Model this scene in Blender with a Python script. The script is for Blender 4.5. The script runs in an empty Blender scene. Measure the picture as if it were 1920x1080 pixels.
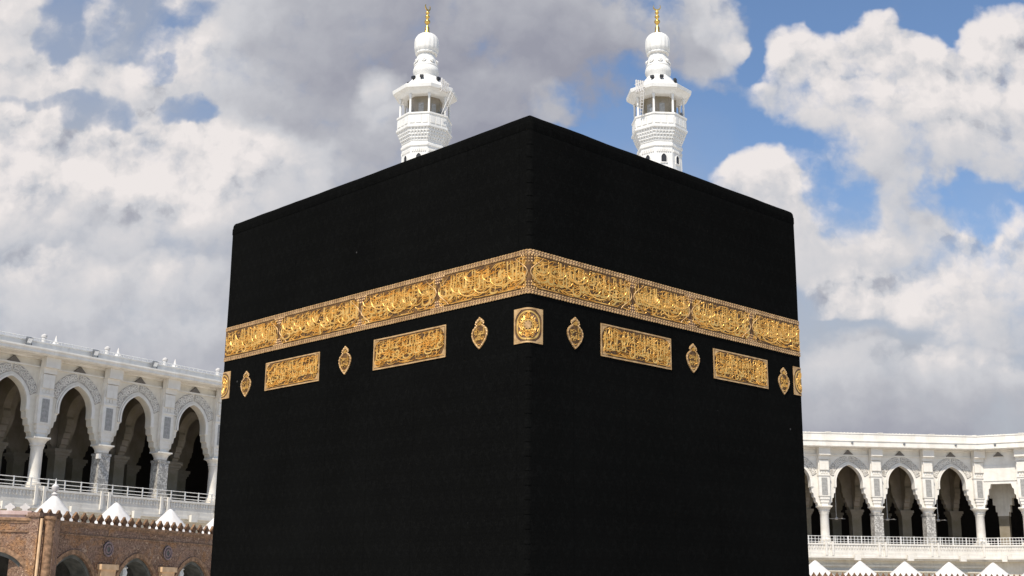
import bpy, bmesh, math, random
from mathutils import Vector, Matrix, noise
R = math.radians
random.seed(7)

# ------------------------------------------------------------------ camera, sky, sun, exposure
scene = bpy.context.scene
COL = scene.collection
scene.view_settings.view_transform = 'Standard'
scene.view_settings.look = 'None'
scene.view_settings.exposure = 0.5
scene.view_settings.gamma = 1.0
scene.view_settings.use_curve_mapping = False
CAM_H = 2.7
cam_d = bpy.data.cameras.new('camera')
cam_d.sensor_width = 36.0
cam_d.lens = 43.313
cam_d.clip_start = 0.1
cam_d.clip_end = 20000
cam = bpy.data.objects.new('camera', cam_d)
COL.objects.link(cam)
PITCH, ROLL = 0.23729078, 0.01000474
_f = Vector((0, math.cos(PITCH), math.sin(PITCH)))
_r = Vector((1, 0, 0)); _u = _r.cross(_f)
_r2 = _r * math.cos(ROLL) + _u * math.sin(ROLL)
_u2 = -_r * math.sin(ROLL) + _u * math.cos(ROLL)
mw = Matrix((_r2, _u2, -_f)).transposed().to_4x4()
mw.translation = (0, 0, CAM_H)
cam.matrix_world = mw
scene.camera = cam

SUN_EL, SUN_AZ = 56.0, 203.0            # azimuth clockwise from +Y, where the sun stands
sun_d = bpy.data.lights.new('sun', 'SUN')
sun_d.energy = 3.9
sun_d.angle = R(0.53)
sun_d.color = (1.0, 0.94, 0.84)
sun = bpy.data.objects.new('sun', sun_d)
COL.objects.link(sun)
sd = Vector((math.sin(R(SUN_AZ)) * math.cos(R(SUN_EL)), math.cos(R(SUN_AZ)) * math.cos(R(SUN_EL)), math.sin(R(SUN_EL))))
sun.rotation_euler = sd.to_track_quat('Z', 'Y').to_euler()
sun.location = (-60, -100, 120)

world = bpy.data.worlds.new('World')
scene.world = world
world.use_nodes = True
world.cycles.sampling_method = 'MANUAL'
world.cycles.sample_map_resolution = 1024
# every cloud: where it stands in the sky (x/y, z/y of its direction), half sizes, weight, paleness
CLOUDS = [
    (-0.4337, 0.4738, 0.0281, 0.0356, 0.85, 0.66),
    (-0.4332, 0.4235, 0.0649, 0.0298, 0.95, 0.80),
    (-0.4706, 0.4683, 0.0421, 0.1014, 0.90, 0.60),
    (-0.3397, 0.4146, 0.0601, 0.0208, 0.85, 0.66),
    (-0.3583, 0.4696, 0.0281, 0.0406, 0.50, 0.60),
    (-0.2647, 0.4706, 0.0515, 0.0659, 0.85, 0.66),
    (-0.2673, 0.4403, 0.0326, 0.0300, 0.90, 0.80),
    (-0.2557, 0.4056, 0.0554, 0.0345, 0.80, 0.62),
    (-0.1885, 0.4461, 0.0606, 0.1004, 1.00, 0.42),
    (-0.1144, 0.4621, 0.1403, 0.0960, 1.10, 0.12),
    (-0.0304, 0.4731, 0.1500, 0.0711, 1.10, 0.10),
    (0.0729, 0.4895, 0.1082, 0.0537, 1.05, 0.30),
    (0.1433, 0.4826, 0.0517, 0.0382, 1.00, 0.55),
    (0.1833, 0.4831, 0.0169, 0.0316, 0.90, 0.85),
    (0.1012, 0.4950, 0.0565, 0.0308, 0.60, 0.55),
    (-0.1659, 0.3626, 0.1098, 0.0532, 0.95, 0.34),
    (-0.1126, 0.4096, 0.0194, 0.0257, 1.30, 1.00),
    (-0.1004, 0.3876, 0.0166, 0.0147, 0.80, 0.90),
    (-0.0156, 0.4131, 0.0602, 0.0272, 0.85, 0.55),
    (0.0308, 0.4062, 0.0185, 0.0197, 0.70, 0.75),
    (-0.1284, 0.3389, 0.0546, 0.0574, 0.80, 0.50),
    (-0.4042, 0.3649, 0.0549, 0.0266, 1.20, 0.88),
    (-0.3141, 0.3843, 0.0368, 0.0186, 1.20, 0.92),
    (-0.3302, 0.3560, 0.0548, 0.0241, 0.80, 0.72),
    (-0.4135, 0.3216, 0.0634, 0.0332, 1.00, 0.76),
    (-0.2579, 0.3689, 0.0458, 0.0218, 1.00, 0.92),
    (-0.2467, 0.3376, 0.0728, 0.0335, 1.20, 0.95),
    (-0.1924, 0.3430, 0.0410, 0.0240, 1.00, 0.85),
    (-0.3315, 0.3177, 0.0543, 0.0284, 1.00, 0.70),
    (-0.4286, 0.3357, 0.0273, 0.0239, 0.90, 0.92),
    (-0.2966, 0.2757, 0.2242, 0.0419, 1.00, 0.48),
    (-0.3880, 0.2470, 0.0490, 0.0184, 1.10, 0.72),
    (-0.2941, 0.2434, 0.0490, 0.0183, 1.10, 0.72),
    (-0.2852, 0.3040, 0.0632, 0.0188, 1.00, 0.82),
    (-0.3123, 0.1933, 0.2641, 0.0493, 1.00, 0.40),
    (0.2454, 0.4533, 0.0234, 0.0252, 0.80, 0.74),
    (0.2873, 0.4513, 0.0514, 0.0252, 0.90, 0.80),
    (0.3192, 0.4769, 0.0188, 0.0142, 0.70, 0.80),
    (0.2669, 0.4161, 0.0463, 0.0297, 0.90, 0.66),
    (0.3328, 0.4317, 0.0512, 0.0349, 1.00, 0.92),
    (0.3434, 0.4519, 0.0187, 0.0201, 0.70, 0.85),
    (0.3793, 0.4322, 0.0326, 0.0224, 0.75, 0.74),
    (0.4330, 0.4629, 0.0328, 0.0354, 1.10, 0.92),
    (0.4195, 0.4128, 0.0556, 0.0445, 1.00, 0.78),
    (0.3756, 0.3829, 0.0828, 0.0391, 1.00, 0.60),
    (0.3323, 0.3533, 0.0366, 0.0530, 0.90, 0.48),
    (0.4200, 0.3639, 0.0550, 0.0266, 0.95, 0.66),
    (0.3344, 0.3152, 0.0249, 0.0332, 0.75, 0.60),
    (0.2206, 0.4156, 0.0278, 0.0119, 0.50, 0.55),
    (0.1678, 0.4325, 0.0279, 0.0180, 0.50, 0.50),
    (0.1213, 0.4295, 0.0279, 0.0199, 0.30, 0.50),
    (0.2135, 0.3521, 0.0274, 0.0202, 1.10, 0.92),
    (0.2213, 0.3187, 0.0453, 0.0427, 1.00, 0.66),
    (0.2648, 0.2816, 0.0495, 0.0280, 1.00, 0.66),
    (0.2429, 0.2954, 0.0406, 0.0376, 0.70, 0.60),
    (0.3050, 0.2773, 0.0359, 0.0256, 0.80, 0.66),
    (0.2883, 0.3005, 0.0271, 0.0141, 0.60, 0.80),
    (0.2897, 0.2448, 0.0424, 0.0193, 1.00, 0.88),
    (0.3427, 0.2385, 0.0534, 0.0229, 0.95, 0.78),
    (0.4044, 0.2853, 0.0450, 0.0280, 0.95, 0.80),
    (0.4142, 0.2415, 0.0535, 0.0321, 0.95, 0.62),
    (0.3720, 0.2734, 0.0314, 0.0232, 0.60, 0.70),
    (0.3429, 0.1777, 0.1010, 0.0160, 0.90, 0.62),
    (0.3663, 0.1382, 0.1654, 0.0306, 0.95, 0.30),
    (0.2628, 0.1547, 0.0611, 0.0396, 0.80, 0.32),
    (0.2650, 0.1992, 0.0530, 0.0135, 0.50, 0.45),
    (0.3934, 0.2050, 0.0530, 0.0135, 0.60, 0.55),
    (-0.4356, 0.3849, 0.0153, 0.0135, 1.10, 0.92),
    (-0.4161, 0.3877, 0.0142, 0.0141, 1.10, 1.00),
    (-0.3990, 0.3815, 0.0187, 0.0170, 1.10, 0.93),
    (-0.3831, 0.3774, 0.0149, 0.0125, 1.10, 1.01),
    (-0.3363, 0.3773, 0.0174, 0.0168, 1.10, 0.94),
    (-0.3137, 0.3864, 0.0146, 0.0139, 1.10, 1.02),
    (-0.2836, 0.3657, 0.0202, 0.0186, 1.00, 0.98),
    (-0.2675, 0.3699, 0.0175, 0.0156, 1.00, 0.91),
    (-0.2478, 0.3628, 0.0206, 0.0187, 1.00, 0.94),
    (-0.2324, 0.3515, 0.0203, 0.0199, 1.00, 1.00),
    (-0.2147, 0.3483, 0.0174, 0.0159, 1.00, 0.95),
    (-0.1948, 0.3505, 0.0149, 0.0143, 1.00, 0.91),
    (-0.1712, 0.3418, 0.0140, 0.0119, 1.00, 0.96),
    (-0.3944, 0.3284, 0.0188, 0.0188, 0.90, 0.86),
    (-0.3629, 0.3243, 0.0184, 0.0169, 0.90, 0.87),
    (-0.3300, 0.3261, 0.0180, 0.0154, 0.90, 0.91),
    (-0.3037, 0.3304, 0.0220, 0.0176, 0.90, 0.87),
    (-0.2629, 0.3161, 0.0195, 0.0163, 0.90, 0.94),
    (-0.2365, 0.3165, 0.0164, 0.0130, 0.90, 0.98),
    (-0.4024, 0.2553, 0.0174, 0.0161, 0.80, 0.86),
    (-0.3831, 0.2562, 0.0135, 0.0131, 0.80, 0.83),
    (-0.3056, 0.2445, 0.0125, 0.0113, 0.80, 0.84),
    (-0.2910, 0.2439, 0.0120, 0.0104, 0.80, 0.76),
    (0.2030, 0.3331, 0.0139, 0.0119, 0.95, 0.84),
    (0.2079, 0.3475, 0.0121, 0.0116, 0.95, 0.88),
    (0.2253, 0.3498, 0.0135, 0.0134, 0.95, 0.89),
    (0.2429, 0.3397, 0.0130, 0.0104, 0.95, 0.86),
    (0.2517, 0.3235, 0.0155, 0.0123, 0.95, 0.90),
    (0.2651, 0.3107, 0.0131, 0.0106, 0.95, 0.90),
    (0.2728, 0.2932, 0.0159, 0.0157, 0.95, 0.90),
    (0.3103, 0.2786, 0.0119, 0.0093, 0.80, 0.71),
    (0.2436, 0.4496, 0.0124, 0.0122, 0.85, 0.82),
    (0.2585, 0.4590, 0.0114, 0.0098, 0.85, 0.78),
    (0.2800, 0.4577, 0.0123, 0.0103, 0.85, 0.77),
    (0.3168, 0.4710, 0.0119, 0.0122, 0.80, 0.84),
    (0.3458, 0.4422, 0.0182, 0.0178, 0.90, 0.97),
    (0.3846, 0.4363, 0.0167, 0.0142, 0.90, 0.98),
    (0.4071, 0.4510, 0.0191, 0.0168, 0.90, 0.96),
    (0.4186, 0.4642, 0.0185, 0.0183, 0.90, 0.94),
    (0.4369, 0.4714, 0.0178, 0.0154, 0.90, 0.99),
    (0.3944, 0.4130, 0.0211, 0.0213, 0.70, 0.92),
    (0.2607, 0.2401, 0.0154, 0.0148, 0.90, 0.86),
    (0.2815, 0.2450, 0.0168, 0.0132, 0.90, 0.86),
    (0.2990, 0.2463, 0.0153, 0.0142, 0.90, 0.95),
    (0.3140, 0.2422, 0.0135, 0.0129, 0.90, 0.84),
    (0.3387, 0.2373, 0.0164, 0.0153, 0.90, 0.93),
    (0.3864, 0.2821, 0.0174, 0.0168, 0.80, 0.82),
    (0.4033, 0.2807, 0.0165, 0.0159, 0.80, 0.89),
    (0.1846, 0.4832, 0.0093, 0.0076, 0.80, 0.84),
    (0.1919, 0.4613, 0.0097, 0.0097, 0.80, 0.91),
    (-0.1158, 0.4159, 0.0106, 0.0102, 1.00, 1.00),
    (-0.2736, 0.4530, 0.0122, 0.0120, 0.60, 0.81),
    (-0.2671, 0.4285, 0.0146, 0.0142, 0.60, 0.84),
    (-0.3973, 0.4752, 0.0147, 0.0206, -0.85, 0.50),
    (-0.3316, 0.4984, 0.0147, 0.0076, -0.42, 0.50),
    (-0.3102, 0.4408, 0.0128, 0.0111, -0.72, 0.50),
    (-0.2915, 0.4856, 0.0190, 0.0066, -0.17, 0.50),
    (-0.3631, 0.3926, 0.0237, 0.0126, -0.85, 0.50),
    (-0.2865, 0.3974, 0.0220, 0.0090, -0.53, 0.50),
    (-0.4080, 0.4040, 0.0297, 0.0054, -0.59, 0.50),
    (-0.2663, 0.3917, 0.0127, 0.0063, -0.42, 0.50),
    (0.0864, 0.4216, 0.0384, 0.0228, -0.42, 0.50),
    (0.2810, 0.3336, 0.0209, 0.0351, -0.51, 0.50),
    (0.3843, 0.3157, 0.0292, 0.0157, -0.59, 0.50),
    (0.2046, 0.2348, 0.0368, 0.0168, -0.26, 0.50),
]


class NT:
    """small helper for writing node trees"""
    def __init__(self, tree):
        self.t = tree; self.n = tree.nodes; self.l = tree.links

    def node(self, typ, **kw):
        n = self.n.new(typ)
        for k, v in kw.items():
            setattr(n, k, v)
        return n

    def link(self, a, b):
        self.l.new(a, b)

    def put(self, sock, v):
        if hasattr(v, 'is_output') or isinstance(v, bpy.types.NodeSocket):
            self.l.new(v, sock)
        else:
            sock.default_value = v

    def math(self, op, a, b=None, c=None, clamp=False):
        n = self.node('ShaderNodeMath', operation=op, use_clamp=clamp)
        for i, v in enumerate((a, b, c)):
            if v is not None:
                self.put(n.inputs[i], v)
        return n.outputs[0]

    def vmath(self, op, a, b=None, out=0):
        n = self.node('ShaderNodeVectorMath', operation=op)
        self.put(n.inputs[0], a)
        if b is not None:
            self.put(n.inputs[1], b)
        return n.outputs[out]

    def mrange(self, v, a, b, c=0.0, d=1.0, interp='SMOOTHSTEP'):
        n = self.node('ShaderNodeMapRange', interpolation_type=interp)
        n.clamp = True
        self.put(n.inputs[0], v)
        for i, q in enumerate((a, b, c, d)):
            n.inputs[i + 1].default_value = q
        return n.outputs[0]

    def mix(self, f, a, b, blend='MIX'):
        n = self.node('ShaderNodeMix', data_type='RGBA', blend_type=blend)
        self.put(n.inputs[0], f); self.put(n.inputs[6], a); self.put(n.inputs[7], b)
        return n.outputs[2]

    def noise(self, vec, scale, detail=4, rough=0.5, dist=0.0, out=0, dim='3D', lac=2.0):
        n = self.node('ShaderNodeTexNoise', noise_dimensions=dim)
        self.put(n.inputs['Vector'], vec)
        n.inputs['Scale'].default_value = scale
        n.inputs['Detail'].default_value = detail
        n.inputs['Roughness'].default_value = rough
        n.inputs['Lacunarity'].default_value = lac
        n.inputs['Distortion'].default_value = dist
        return n.outputs[out]


def build_sky():
    w = NT(world.node_tree)
    w.n.clear()
    out = w.node('ShaderNodeOutputWorld')
    bg = w.node('ShaderNodeBackground')
    bg.inputs['Strength'].default_value = 0.105
    w.link(bg.outputs[0], out.inputs[0])
    sky = w.node('ShaderNodeTexSky', sky_type='NISHITA')
    sky.sun_disc = False
    sky.sun_elevation = R(SUN_EL)
    sky.sun_rotation = R(SUN_AZ)
    sky.altitude = 300
    sky.air_density = 1.0
    sky.dust_density = 0.6
    sky.ozone_density = 4.0
    tc = w.node('ShaderNodeTexCoord')
    sep = w.node('ShaderNodeSeparateXYZ')
    w.link(tc.outputs['Generated'], sep.inputs[0])
    y = w.math('MAXIMUM', w.math('ABSOLUTE', sep.outputs[1]), 0.05)
    comb = w.node('ShaderNodeCombineXYZ')
    w.link(w.math('DIVIDE', sep.outputs[0], y), comb.inputs[0])
    w.link(w.math('DIVIDE', sep.outputs[2], y), comb.inputs[1])
    p = comb.outputs[0]
    # slow warp so that the cloud outlines wander
    wc = w.noise(p, 9.0, 3, 0.55, out=1, dim='2D')
    warp = w.vmath('SCALE', w.vmath('SUBTRACT', wc, (0.5, 0.5, 0.5)))
    warp.node.inputs['Scale'].default_value = 0.045
    wc2 = w.noise(p, 34.0, 3, 0.55, out=1, dim='2D')
    warp2 = w.vmath('SCALE', w.vmath('SUBTRACT', wc2, (0.5, 0.5, 0.5)))
    warp2.node.inputs['Scale'].default_value = 0.022
    pw = w.vmath('ADD', w.vmath('ADD', p, warp), warp2)
    acc = (0.0, 0.0, 0.0)                              # cover, cover * paleness, gaps
    def madd(a, b, c):
        n = w.node('ShaderNodeVectorMath', operation='MULTIPLY_ADD')
        for q, v in enumerate((a, b, c)):
            w.put(n.inputs[q], v)
        return n.outputs[0]
    for cx, cy, rx, ry, wt, tn in CLOUDS:
        # the tiny share of acc keeps the shader evaluating one cloud after the other
        src = pw if isinstance(acc, tuple) else madd(acc, (1e-7, 1e-7, 0), pw)
        q = madd(src, (1 / rx, 1 / ry, 0), (-cx / rx, -cy / ry, 0))
        g = w.mrange(w.vmath('DOT_PRODUCT', q, q, out=1), 0.06 if wt > 0 else 0.0, 2.2 if wt > 0 else 3.2, 1.0, 0.0)
        k = abs(wt) * (1.75 if wt > 0 else 1.7)
        if wt > 0:                                      # each heap is paler towards its top left
            lit = w.vmath('DOT_PRODUCT', q, (-0.07, 0.17, 0), out=1)
            acc = madd(g, madd(lit, (0, k, 0), (k, k * tn, 0)), acc)
        else:
            acc = madd(g, (0, 0, k), acc)
    sa = w.node('ShaderNodeSeparateXYZ'); w.link(acc, sa.inputs[0])
    tone = w.math('DIVIDE', sa.outputs[1], w.math('MAXIMUM', sa.outputs[0], 0.1))
    dens = w.math('MULTIPLY', w.math('SUBTRACT', 1.0, w.math('EXPONENT', w.math('MULTIPLY', sa.outputs[0], -1.0))),
                  w.math('EXPONENT', w.math('MULTIPLY', sa.outputs[2], -1.0)))

    def billow(vec):
        a = w.noise(vec, 13.0, 9, 0.56, dim='2D')
        v = w.node('ShaderNodeTexVoronoi', voronoi_dimensions='2D', feature='SMOOTH_F1')
        w.put(v.inputs['Vector'], vec)
        v.inputs['Scale'].default_value = 26.0
        v.inputs['Detail'].default_value = 3.0
        v.inputs['Roughness'].default_value = 0.5
        v.inputs['Smoothness'].default_value = 0.35
        b = w.math('SUBTRACT', 1.0, v.outputs['Distance'])
        return w.math('ADD', w.math('MULTIPLY', a, 0.82), w.math('MULTIPLY', b, 0.18))
    wc3 = w.noise(p, 110.0, 3, 0.6, out=1, dim='2D')
    warp3 = w.vmath('SCALE', w.vmath('SUBTRACT', wc3, (0.5, 0.5, 0.5)))
    warp3.node.inputs['Scale'].default_value = 0.007
    w1 = w.vmath('SCALE', warp); w1.node.inputs['Scale'].default_value = 0.35
    pb = w.vmath('ADD', w.vmath('ADD', p, w1), warp3)
    n0 = billow(pb)
    n1 = billow(w.vmath('ADD', pb, (-0.009, 0.015, 0)))
    pv = w.node('ShaderNodeTexVoronoi', voronoi_dimensions='2D', feature='SMOOTH_F1')
    w.put(pv.inputs['Vector'], pb)
    pv.inputs['Scale'].default_value = 17.0
    pv.inputs['Detail'].default_value = 2.0
    pv.inputs['Smoothness'].default_value = 0.6
    puff = w.math('SUBTRACT', 0.42, pv.outputs['Distance'])
    d = w.math('MULTIPLY_ADD', w.math('SUBTRACT', n0, 0.52), w.math('MULTIPLY_ADD', sa.outputs[2], 1.5, 1.7), dens)
    # thin ragged cloud, not clean edges, around the gaps
    d = w.math('ADD', w.math('DIVIDE', w.math('SUBTRACT', d, 0.49), w.math('MULTIPLY_ADD', sa.outputs[2], 0.75, 1.0)), 0.49)
    alpha = w.mrange(d, 0.16, 0.82)
    relief = w.math('MULTIPLY', w.math('SUBTRACT', n0, n1), 1.7)
    soft = w.noise(pw, 5.0, 5, 0.5, dim='2D')
    heap = w.mrange(tone, 0.50, 0.86)
    relief = w.math('MULTIPLY', relief, w.math('MULTIPLY_ADD', heap, 1.45, 0.22))
    sway = w.math('MULTIPLY', w.math('MULTIPLY', w.math('SUBTRACT', soft, 0.5), 0.7), w.math('MULTIPLY_ADD', heap, 0.55, 0.18))
    puffs = w.math('MULTIPLY', puff, w.math('MULTIPLY', w.math('MULTIPLY', tone, tone), 0.14))
    sh = w.math('ADD', w.math('ADD', w.math('ADD', tone, relief), sway), puffs)
    ramp = w.node('ShaderNodeValToRGB')
    w.link(sh, ramp.inputs[0])
    e = ramp.color_ramp.elements
    e[0].position = 0.08; e[0].color = (2.15, 2.2, 2.62, 1)
    e[1].position = 1.0; e[1].color = (5.75, 5.42, 5.32, 1)
    m = e.new(0.34); m.color = (3.15, 3.2, 3.5, 1)
    m = e.new(0.5); m.color = (4.05, 4.08, 4.3, 1)
    m = e.new(0.76); m.color = (5.05, 4.85, 4.85, 1)
    # thin pale veil towards the horizon
    ps = w.node('ShaderNodeSeparateXYZ'); w.link(pw, ps.inputs[0])
    lift = w.math('MULTIPLY_ADD', w.math('SUBTRACT', soft, 0.5), 0.22, ps.outputs[1])
    veil = w.mrange(lift, 0.40, 0.14, 0.0, 0.92)
    veil = w.math('MAXIMUM', veil, w.mrange(w.math('ADD', lift, w.math('MULTIPLY', ps.outputs[0], 0.5)), 0.42, 0.10, 0.0, 0.85))
    wisp = w.noise(pb, 7.0, 7, 0.62, 0.4, dim='2D')
    thin = w.math('MULTIPLY', w.mrange(ps.outputs[0], 0.02, -0.16), w.mrange(wisp, 0.34, 0.68, 0.10, 0.62))
    veil = w.math('MAXIMUM', veil, thin)
    front = w.mrange(sep.outputs[1], -0.05, 0.22)      # the rest of the sky is clear
    base = w.mix(w.math('MULTIPLY', veil, front), sky.outputs[0], (3.02, 3.1, 3.32, 1))
    col = w.mix(w.math('MULTIPLY', alpha, front), base, ramp.outputs[0])
    w.link(col, bg.inputs['Color'])


build_sky()

# ------------------------------------------------------------------ materials
def new_mat(name, rough=0.6, metal=0.0, spec=0.5):
    m = bpy.data.materials.new(name)
    m.use_nodes = True
    w = NT(m.node_tree)
    b = m.node_tree.nodes['Principled BSDF']
    b.inputs['Roughness'].default_value = rough
    b.inputs['Metallic'].default_value = metal
    b.inputs['Specular IOR Level'].default_value = spec
    return m, w, b


def ocoord(w):
    return w.node('ShaderNodeTexCoord').outputs['Object']


def bump(w, b, h, strength=0.3, dist=0.02):
    n = w.node('ShaderNodeBump')
    n.inputs['Strength'].default_value = strength
    n.inputs['Distance'].default_value = dist
    w.put(n.inputs['Height'], h)
    w.link(n.outputs[0], b.inputs['Normal'])


def stone(name, c1, c2, scale=1.2, rough=0.6, streak=0.0, cs=None):
    m, w, b = new_mat(name, rough, 0, 0.35)
    o = ocoord(w)
    n = w.mrange(w.noise(o, scale, 6, 0.6), 0.3, 0.72)
    col = w.mix(n, (*c1, 1), (*c2, 1))
    if streak:
        mp = w.node('ShaderNodeMapping'); w.link(o, mp.inputs[0]); mp.inputs['Scale'].default_value = (1.6, 1.6, 0.12)
        s = w.mrange(w.noise(mp.outputs[0], 2.2, 5, 0.65), 0.5, 0.8, 0, streak)
        col = w.mix(s, col, (*(cs or (0.42, 0.38, 0.32)), 1))
    w.link(col, b.inputs['Base Color'])
    bump(w, b, w.noise(o, 14, 5, 0.6), 0.12, 0.02)
    return m


def mat_veined(name):
    m, w, b = new_mat(name, 0.35, 0, 0.4)
    o = ocoord(w)
    d = w.noise(o, 1.5, 6, 0.62, out=1)
    p = w.vmath('ADD', o, w.vmath('SCALE', d))
    n = w.noise(p, 2.4, 7, 0.6)
    v = w.math('ABSOLUTE', w.math('SUBTRACT', n, 0.5))
    f = w.mrange(v, 0.0, 0.09)
    col = w.mix(f, (0.22, 0.205, 0.185, 1), (0.52, 0.49, 0.44, 1))
    w.link(col, b.inputs['Base Color'])
    return m


def mat_cloth():
    m, w, b = new_mat('black_woven_silk', 0.95, 0, 0.0)
    o = ocoord(w)
    sp = w.node('ShaderNodeSeparateXYZ'); w.link(o, sp.inputs[0])
    u = w.math('SUBTRACT', sp.outputs[0], sp.outputs[1])        # runs along either face
    # zigzag bands woven into the silk, broken up by script-like marks
    tri = w.math('PINGPONG', w.math('MULTIPLY', u, 2.6), 0.5)
    zz = w.math('FRACT', w.math('MULTIPLY_ADD', sp.outputs[2], 1.75, tri))
    bandm = w.mrange(zz, 0.30, 0.42)
    bandm = w.math('MULTIPLY', bandm, w.mrange(zz, 0.84, 0.72))
    cv = w.node('ShaderNodeCombineXYZ'); w.link(u, cv.inputs[0]); w.link(sp.outputs[2], cv.inputs[1])
    script = w.mrange(w.noise(cv.outputs[0], 7.5, 2, 0.7, 1.2, dim='2D'), 0.48, 0.56)
    grid = w.math('MULTIPLY', w.math('SINE', w.math('MULTIPLY', sp.outputs[2], 46.0)), 0.5)
    broad = w.noise(o, 0.35, 3, 0.5)
    fine = w.noise(o, 22.0, 3, 0.7)
    t = w.math('ADD', w.math('MULTIPLY', w.math('MULTIPLY', bandm, script), 0.11), w.math('MULTIPLY', fine, 0.55))
    t = w.math('ADD', t, w.math('MULTIPLY', grid, 0.025))
    t = w.math('ADD', t, w.math('MULTIPLY', broad, 0.3))
    # seams between the woven breadths
    seam = w.math('PINGPONG', w.math('ADD', u, 0.37), 0.98)
    t = w.math('MULTIPLY', t, w.mrange(seam, 0.0, 0.03, 0.82, 1.0))
    col = w.mix(w.mrange(t, 0.25, 0.85, interp='LINEAR'), (0.0028, 0.0028, 0.0027, 1), (0.0082, 0.0083, 0.0079, 1))
    # a few bits of pale lint
    v = w.node('ShaderNodeTexVoronoi'); w.put(v.inputs['Vector'], o); v.inputs['Scale'].default_value = 0.62
    lint = w.mrange(v.outputs['Distance'], 0.010, 0.024, 1.0, 0.0)
    col = w.mix(w.math('MULTIPLY', lint, 0.30), col, (0.16, 0.155, 0.15, 1))
    w.link(col, b.inputs['Base Color'])
    bump(w, b, fine, 0.3, 0.01)
    return m


def mat_gold(name, c1, c2, rough=0.42, metal=0.55):
    m, w, b = new_mat(name, rough, metal, 0.5)
    o = ocoord(w)
    n = w.noise(o, 5.0, 4, 0.6)
    w.link(w.mix(w.mrange(n, 0.3, 0.7), (*c1, 1), (*c2, 1)), b.inputs['Base Color'])
    bump(w, b, w.noise(o, 60, 2, 0.5), 0.3, 0.01)
    return m


def mat_portico():
    m, w, b = new_mat('carved_brown_stone', 0.8, 0, 0.2)
    o = ocoord(w)
    sp = w.node('ShaderNodeSeparateXYZ'); w.link(o, sp.inputs[0])
    c = w.node('ShaderNodeCombineXYZ')
    w.link(sp.outputs[0], c.inputs[0]); w.link(sp.outputs[2], c.inputs[1]); w.link(sp.outputs[1], c.inputs[2])
    br = w.node('ShaderNodeTexBrick')
    w.link(c.outputs[0], br.inputs['Vector'])
    br.inputs['Color1'].default_value = (0.22, 0.13, 0.085, 1)
    br.inputs['Color2'].default_value = (0.33, 0.205, 0.135, 1)
    br.inputs['Mortar'].default_value = (0.32, 0.215, 0.15, 1)
    br.inputs['Scale'].default_value = 1.0
    br.inputs['Mortar Size'].default_value = 0.015
    br.inputs['Brick Width'].default_value = 0.95
    br.inputs['Row Height'].default_value = 0.42
    info = w.node('ShaderNodeObjectInfo')                        # every bay weathered in its own way
    loc = w.vmath('ADD', o, info.outputs['Location'])
    patch = w.mrange(w.noise(loc, 0.55, 4, 0.6), 0.40, 0.62)
    col = w.mix(w.math('MULTIPLY', patch, 0.45), br.outputs[0], (0.29, 0.185, 0.145, 1))        # mauve courses
    rust = w.mrange(w.noise(loc, 0.8, 5, 0.65, 0.6), 0.50, 0.66)
    col = w.mix(w.math('MULTIPLY', rust, 0.7), col, (0.42, 0.21, 0.085, 1))
    carve = w.noise(loc, 5.2, 3, 0.7, 2.2)
    col = w.mix(w.mrange(carve, 0.50, 0.58, 0, 0.7), col, (0.10, 0.058, 0.038, 1))             # deep cut ornament
    leaf = w.noise(loc, 6.5, 4, 0.75, 1.4)
    col = w.mix(w.mrange(leaf, 0.56, 0.64, 0, 0.8), col, (0.56, 0.40, 0.28, 1))                # worn pale edges
    soot = w.mrange(w.noise(loc, 1.6, 6, 0.7), 0.52, 0.74, 0, 0.4)
    col = w.mix(soot, col, (0.10, 0.062, 0.052, 1))
    w.link(col, b.inputs['Base Color'])
    bump(w, b, w.math('ADD', carve, leaf), 0.9, 0.08)
    return m


def plain(name, c, rough=0.6, metal=0.0, var=0.12, scale=3.0):
    m, w, b = new_mat(name, rough, metal, 0.4)
    o = ocoord(w)
    n = w.noise(o, scale, 5, 0.6)
    lo = tuple(x * (1 - var) for x in c); hi = tuple(min(1, x * (1 + var)) for x in c)
    w.link(w.mix(w.mrange(n, 0.3, 0.7), (*lo, 1), (*hi, 1)), b.inputs['Base Color'])
    return m


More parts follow.
